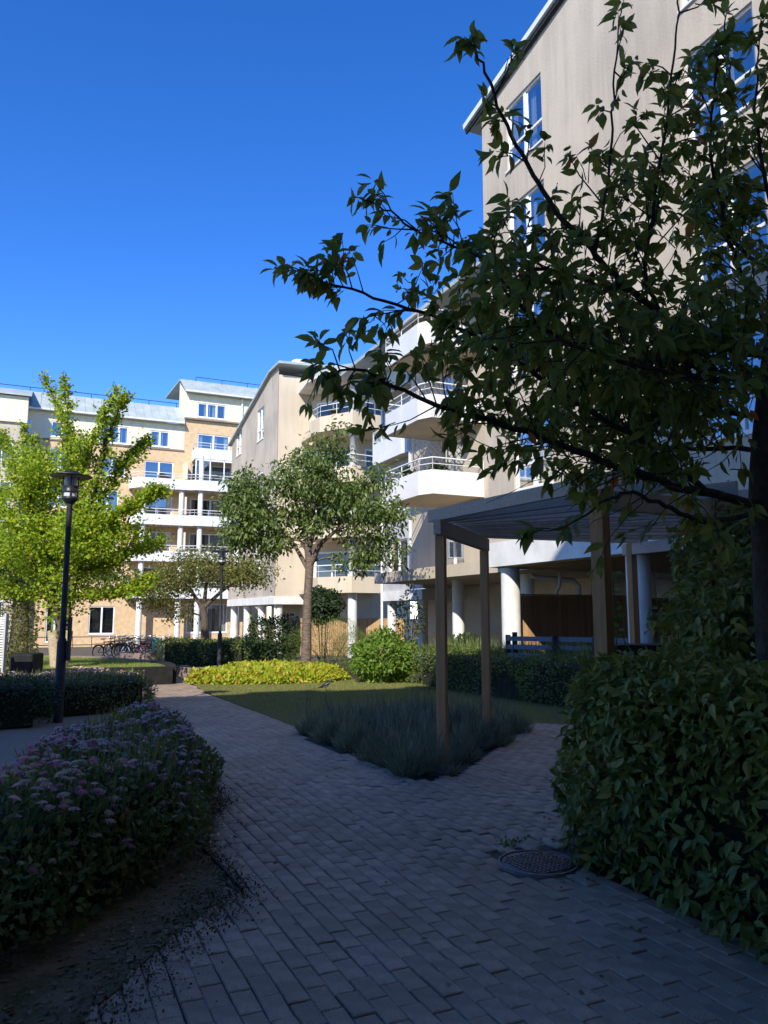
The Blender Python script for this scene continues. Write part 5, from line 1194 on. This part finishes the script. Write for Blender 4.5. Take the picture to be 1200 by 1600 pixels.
# plant pots below the recessed block
def pot(label, px, py, Y, r, h, m, z=None, P0=None):
    c = P0 or at(px, py, Y); Y = c[1]; z = gz(Y) if z is None else z; root = thing('plant_pot', label, 'plant pot', (c[0], Y, z)); p = MB(); p.lathe((c[0], Y, z), [(r*.65, 0), (r, h), (r*1.08, h), (r*1.08, h+.04), (r*.9, h+.04), (r*.88, h-.04), (0, h-.04)], 16); p.build('pot', m, root)
    n = 160; d = rv(n); d[:, 2] = np.abs(d[:, 2])+.3; d /= np.linalg.norm(d, axis=1, keepdims=True); leaves('plant', np.array([c[0], Y, z+h])+d*rng.uniform(.05, .35, (n, 1)), d+rv(n, .3), rv(n), .12, L_DARK, root, T_OVAL)
pot('dark tapered pot with a small plant beside the white corner column', 728, 1000, 21.0, .26, .95, M_BLACKW)
pot('slim terracotta pot with a small plant near the dark tapered pot', 708, 1000, 23.0, .24, .85, M_TERRA)
pot('squat dark pot with a small plant under the white balconies', 744, 1005, 20.4, .24, .85, M_BLACK)

pot('potted plant on the lowest white balcony beside the trellis', 0, 0, 0, .2, .55, M_TERRA, 5.91, G(12.5, 23.0))
pot('bushy potted plant at the corner of the lowest white balcony', 0, 0, 0, .24, .7, M_CONC, 5.91, G(12.1, 24.6))
pot('potted plant behind the rail of the top cream tower balcony', 0, 0, 0, .22, .75, M_TERRA, 11.63, at(525, 640, 40.6))
pot('potted plant on the upper balcony of the orange row', 0, 0, 0, .26, .7, M_TERRA, 11.44, G(8.6, 60.1))
pot('potted plant on the middle balcony of the orange row', 0, 0, 0, .26, .7, M_CONC, 8.67, G(12.9, 59.8))
pot('potted plant on the lower balcony of the orange row', 0, 0, 0, .26, .75, M_TERRA, 5.9, G(8.9, 60.0))
# magpie
def magpie():
    Y = 18.4; c = at(509, 1072, Y); z = gz(Y); root = thing('magpie', 'black and white magpie standing on the lawn at the shadow edge', 'bird', (c[0], Y, z)); root.rotation_euler = (0, 0, 0)
    prof = [(-.30, .055, .008, .004), (-.20, .075, .016, .006), (-.11, .10, .03, .02), (-.06, .125, .05, .045), (0, .145, .058, .058), (.05, .165, .05, .055), (.085, .205, .032, .035), (.10, .235, .034, .034), (.125, .24, .026, .026), (.145, .236, .010, .012), (.185, .228, .002, .003)]
    me = bpy.data.meshes.new('body'); V = []; n = 12
    for x, zc, w_, h in prof:
        for k in range(n): a = 2*math.pi*k/n; V.append((c[0]+x, Y+w_*math.cos(a), z+zc+h*math.sin(a)))
    F = [(i*n+k, i*n+(k+1) % n, (i+1)*n+(k+1) % n, (i+1)*n+k) for i in range(len(prof)-1) for k in range(n)]+[tuple(range(n)), tuple(range((len(prof)-1)*n, len(prof)*n))]
    me.from_pydata(V, [], F); me.materials.append(M_BLACK); me.materials.append(M_WHITEM)
    for p in me.polygons:
        p.use_smooth = True; q = sum((me.vertices[i].co for i in p.vertices), Vector())/len(p.vertices); x = q.x-c[0]; zz = q.z-z
        if -.06 < x < .045 and zz < .12+.25*x: p.material_index = 1
    link('body', me, root)
    for s in (-1, 1): m1 = MB(); m1.tube([(c[0], Y+s*.022, z+.095), (c[0]+.012, Y+s*.022, z+.045), (c[0], Y+s*.022, z+.004), (c[0]+.03, Y+s*.022, z+.002)], [.008, .005, .004, .003], 5); m1.build('leg', M_BLACK, root)
    for s in (-1, 1): m1 = MB(); m1.add([(c[0]+.04, Y+s*.056, z+.165), (c[0]-.02, Y+s*.062, z+.135), (c[0]-.14, Y+s*.03, z+.095), (c[0]-.05, Y+s*.05, z+.16), (c[0]+.04, Y+s*.05, z+.168), (c[0]-.02, Y+s*.054, z+.138), (c[0]-.14, Y+s*.024, z+.098), (c[0]-.05, Y+s*.042, z+.163)], [(0, 1, 2, 3), (4, 5, 6, 7), (0, 1, 5, 4), (1, 2, 6, 5), (2, 3, 7, 6), (3, 0, 4, 7)]); m1.build('wing', M_BLACK, root)
magpie()

# bicycles
M_TYRE = mat('black_tyre', (.02, .02, .02), .8); M_CHROME = mat('chrome', (.6, .6, .6), .25, .05, 3, metal=1)
BC = {}
def bikecol(n, c): 
    BC[n] = mat('paint_'+n, c, .35, .08, 4, spec=.5); return BC[n]
def make_bike():
    root = thing('bicycle', 'x', 'bicycle')
    for x in (-.53, .53):
        m1 = MB(); m1.torus((x, 0, .34), .31, .02, 28, 6); wh = m1.build('wheel', M_TYRE, root, local=True)
        r = MB(); r.torus((x, 0, .34), .285, .010, 28, 5)
        for k in range(14): a = k*2*math.pi/14; r.tube([(x, .0, .34), (x+.285*math.cos(a), 0, .34+.285*math.sin(a))], .0025, 3, caps=False)
        r.tube([(x, -.05, .34), (x, .05, .34)], .018, 6); r.build('rim', M_CHROME, wh, local=True)
        fd = MB(); fd.tube([(x+.35*math.cos(a), 0, .34+.35*math.sin(a)) for a in np.linspace(.2, 2.6, 9)], .018, 5); fd.build('mudguard', M_BLACK, root, local=True)
    fm = MB(); bb = (-.08, 0, .30); st = (-.22, 0, .80); hd = (.36, 0, .82); hl = (.39, 0, .66)
    for a, b in ((bb, st), (bb, hl), (st, hd), (hd, hl), (bb, (-.53, 0, .34)), (st, (-.53, 0, .34))): fm.tube([a, b], .018, 7)
    fm.tube([hl, (.44, 0, .52), (.53, .0, .34)], .015, 6); fr_ = fm.build('frame', M_BLACK, root, local=True)
    sd = MB(); sd.tube([st, (-.25, 0, .93)], .013, 6); sd.build('seat_post', M_CHROME, root, local=True)
    s2 = MB(); s2.add([(-.40, -.09, .95), (-.40, .09, .95), (-.28, .08, .97), (-.10, .02, .96), (-.10, -.02, .96), (-.28, -.08, .97), (-.38, 0, .91), (-.12, 0, .92)], [(0, 1, 2, 5), (5, 2, 3, 4), (1, 0, 6), (2, 1, 6, 7), (3, 2, 7), (0, 5, 7, 6), (5, 4, 7), (4, 3, 7)]); s2.build('saddle', M_BLACK, root, local=True)
    h2 = MB(); h2.tube([hd, (.34, 0, 1.0)], .014, 6); h2.tube([(.22, -.29, 1.02), (.33, -.2, 1.05), (.36, 0, 1.02), (.33, .2, 1.05), (.22, .29, 1.02)], .012, 6); h2.build('handlebar', M_CHROME, root, local=True)
    bk = MB()
    for z in (.72, .80, .90): 
        q = [(.46, -.16, z), (.46, .16, z), (.74, .16, z), (.74, -.16, z), (.46, -.16, z)]; bk.tube(q, .006, 4)
    for x in np.linspace(.46, .74, 5):
        for y in (-.16, .16): bk.tube([(x, y, .72), (x, y, .9)], .004, 3)
    bk.box(.46, .74, -.16, .16, .715, .722); bk.build('basket', M_BLACKW, root, local=True)
    cr = MB(); cr.tube([(-.08, -.09, .30), (-.08, .09, .30)], .015, 6); cr.torus((-.08, .05, .30), .09, .006, 18, 4); cr.tube([(-.08, .09, .30), (.06, .1, .22)], .009, 5); cr.tube([(-.08, -.09, .30), (-.22, -.1, .38)], .009, 5); cr.build('crank', M_CHROME, root, local=True)
    cs = MB(); cs.tube([(-.25, 0, .74), (-.72, 0, .74)], .01, 5); cs.box(-.70, -.30, -.06, .06, .735, .75); cs.build('carrier', M_BLACKW, root, local=True)
    return root
bikes = [('red child bicycle leaning beside the trimmed hedge', (.55, .03, .03), 222, 34.5+2, 2.7, .8), ('black bicycle with a black frame parked in the bike rows', (.02, .02, .02), 183, 41, 1.2, 1), ('dark blue bicycle among the parked bikes', (.03, .05, .15), 196, 40.0, 1.5, 1), ('silver grey bicycle among the parked bikes', (.4, .4, .42), 208, 39, 1.1, 1), ('dark green bicycle among the parked bikes', (.03, .10, .05), 213, 42.5, 1.4, 1), ('brown bicycle among the parked bikes', (.12, .06, .03), 232, 43, 1.3, 1), ('white framed bicycle among the parked bikes', (.7, .7, .7), 205, 38.0, .7, 1), ('maroon bicycle behind the trimmed hedge', (.20, .02, .04), 262, 44, 1.5, 1), ('light blue bicycle behind the trimmed hedge', (.2, .4, .5), 300, 44, 1.2, 1), ('black bicycle with chrome rims near the white columns', (.025, .025, .03), 345, 44.5, 1.5, 1), ('grey bicycle before the orange board fence', (.25, .25, .27), 372, 43.5, 1.3, 1)]
for k in range(9): bikes.append((['black city bicycle in the crowded bike rows', 'dark grey bicycle in the crowded bike rows'][k % 2], [(.02, .02, .02), (.10, .10, .11)][k % 2], 168+k*10.5, 37.2+(k*5 % 4)*1.9, 1.0+.25*(k % 4), 1))
proto = make_bike()
for i, (lab, colr, px, Y, rz, sc) in enumerate(bikes):
    o = proto if i == 0 else copy_tree(proto)
    p = at(px, 1020, Y); o.location = (p[0], Y, gz(Y)); o.rotation_euler = (0, 0, rz); o.scale = (sc,)*3; o['label'] = lab; o['group'] = 'bicycles parked in the court'
    for ch in o.children:
        if ch.name.startswith('frame'):
            ch.data = ch.data.copy(); ch.data.materials[0] = bikecol(str(i), colr)
p = at(238, 1025, 35.5); m1 = MB(); r_ = thing('garden_chair', 'teal folding chair beside the red child bicycle', 'chair', (p[0], 35.5, gz(35.5)))
M_TEAL = mat('teal_paint', (.05, .38, .45), .5); z = gz(35.5)
for s in (0, .4):
    for dx, zz in ((0, 1.0), (.4, .45)): m1 = MB(); m1.tube([(p[0]+s, 35.5-dx, z), (p[0]+s, 35.5-dx*.8, z+zz)], .018, 5); m1.build('leg', M_TEAL, r_)
m1 = MB(); m1.box(p[0]-.02, p[0]+.42, 35.1, 35.55, z+.44, z+.48); m1.build('seat', M_TEAL, r_); m1 = MB(); m1.box(p[0]-.02, p[0]+.42, 35.49, 35.53, z+.62, z+1.0); m1.build('backrest', M_TEAL, r_)
# bicycle rail in front of the far row
rt = thing('metal_railing', 'black metal railing before the far brick wall', 'railing', GG(2, 58.5))
m1 = MB()
for zz in (.2, .75): m1.tube([GG(-6, 58.5, zz), GG(6.5, 58.5, zz)], .03, 6)
m1.build('rail', M_BLACKW, rt)
for k in range(11): m1 = MB(); m1.tube([GG(-6+k*1.25, 58.5, 0), GG(-6+k*1.25, 58.5, .8)], .025, 6); m1.build('post', M_BLACKW, rt)
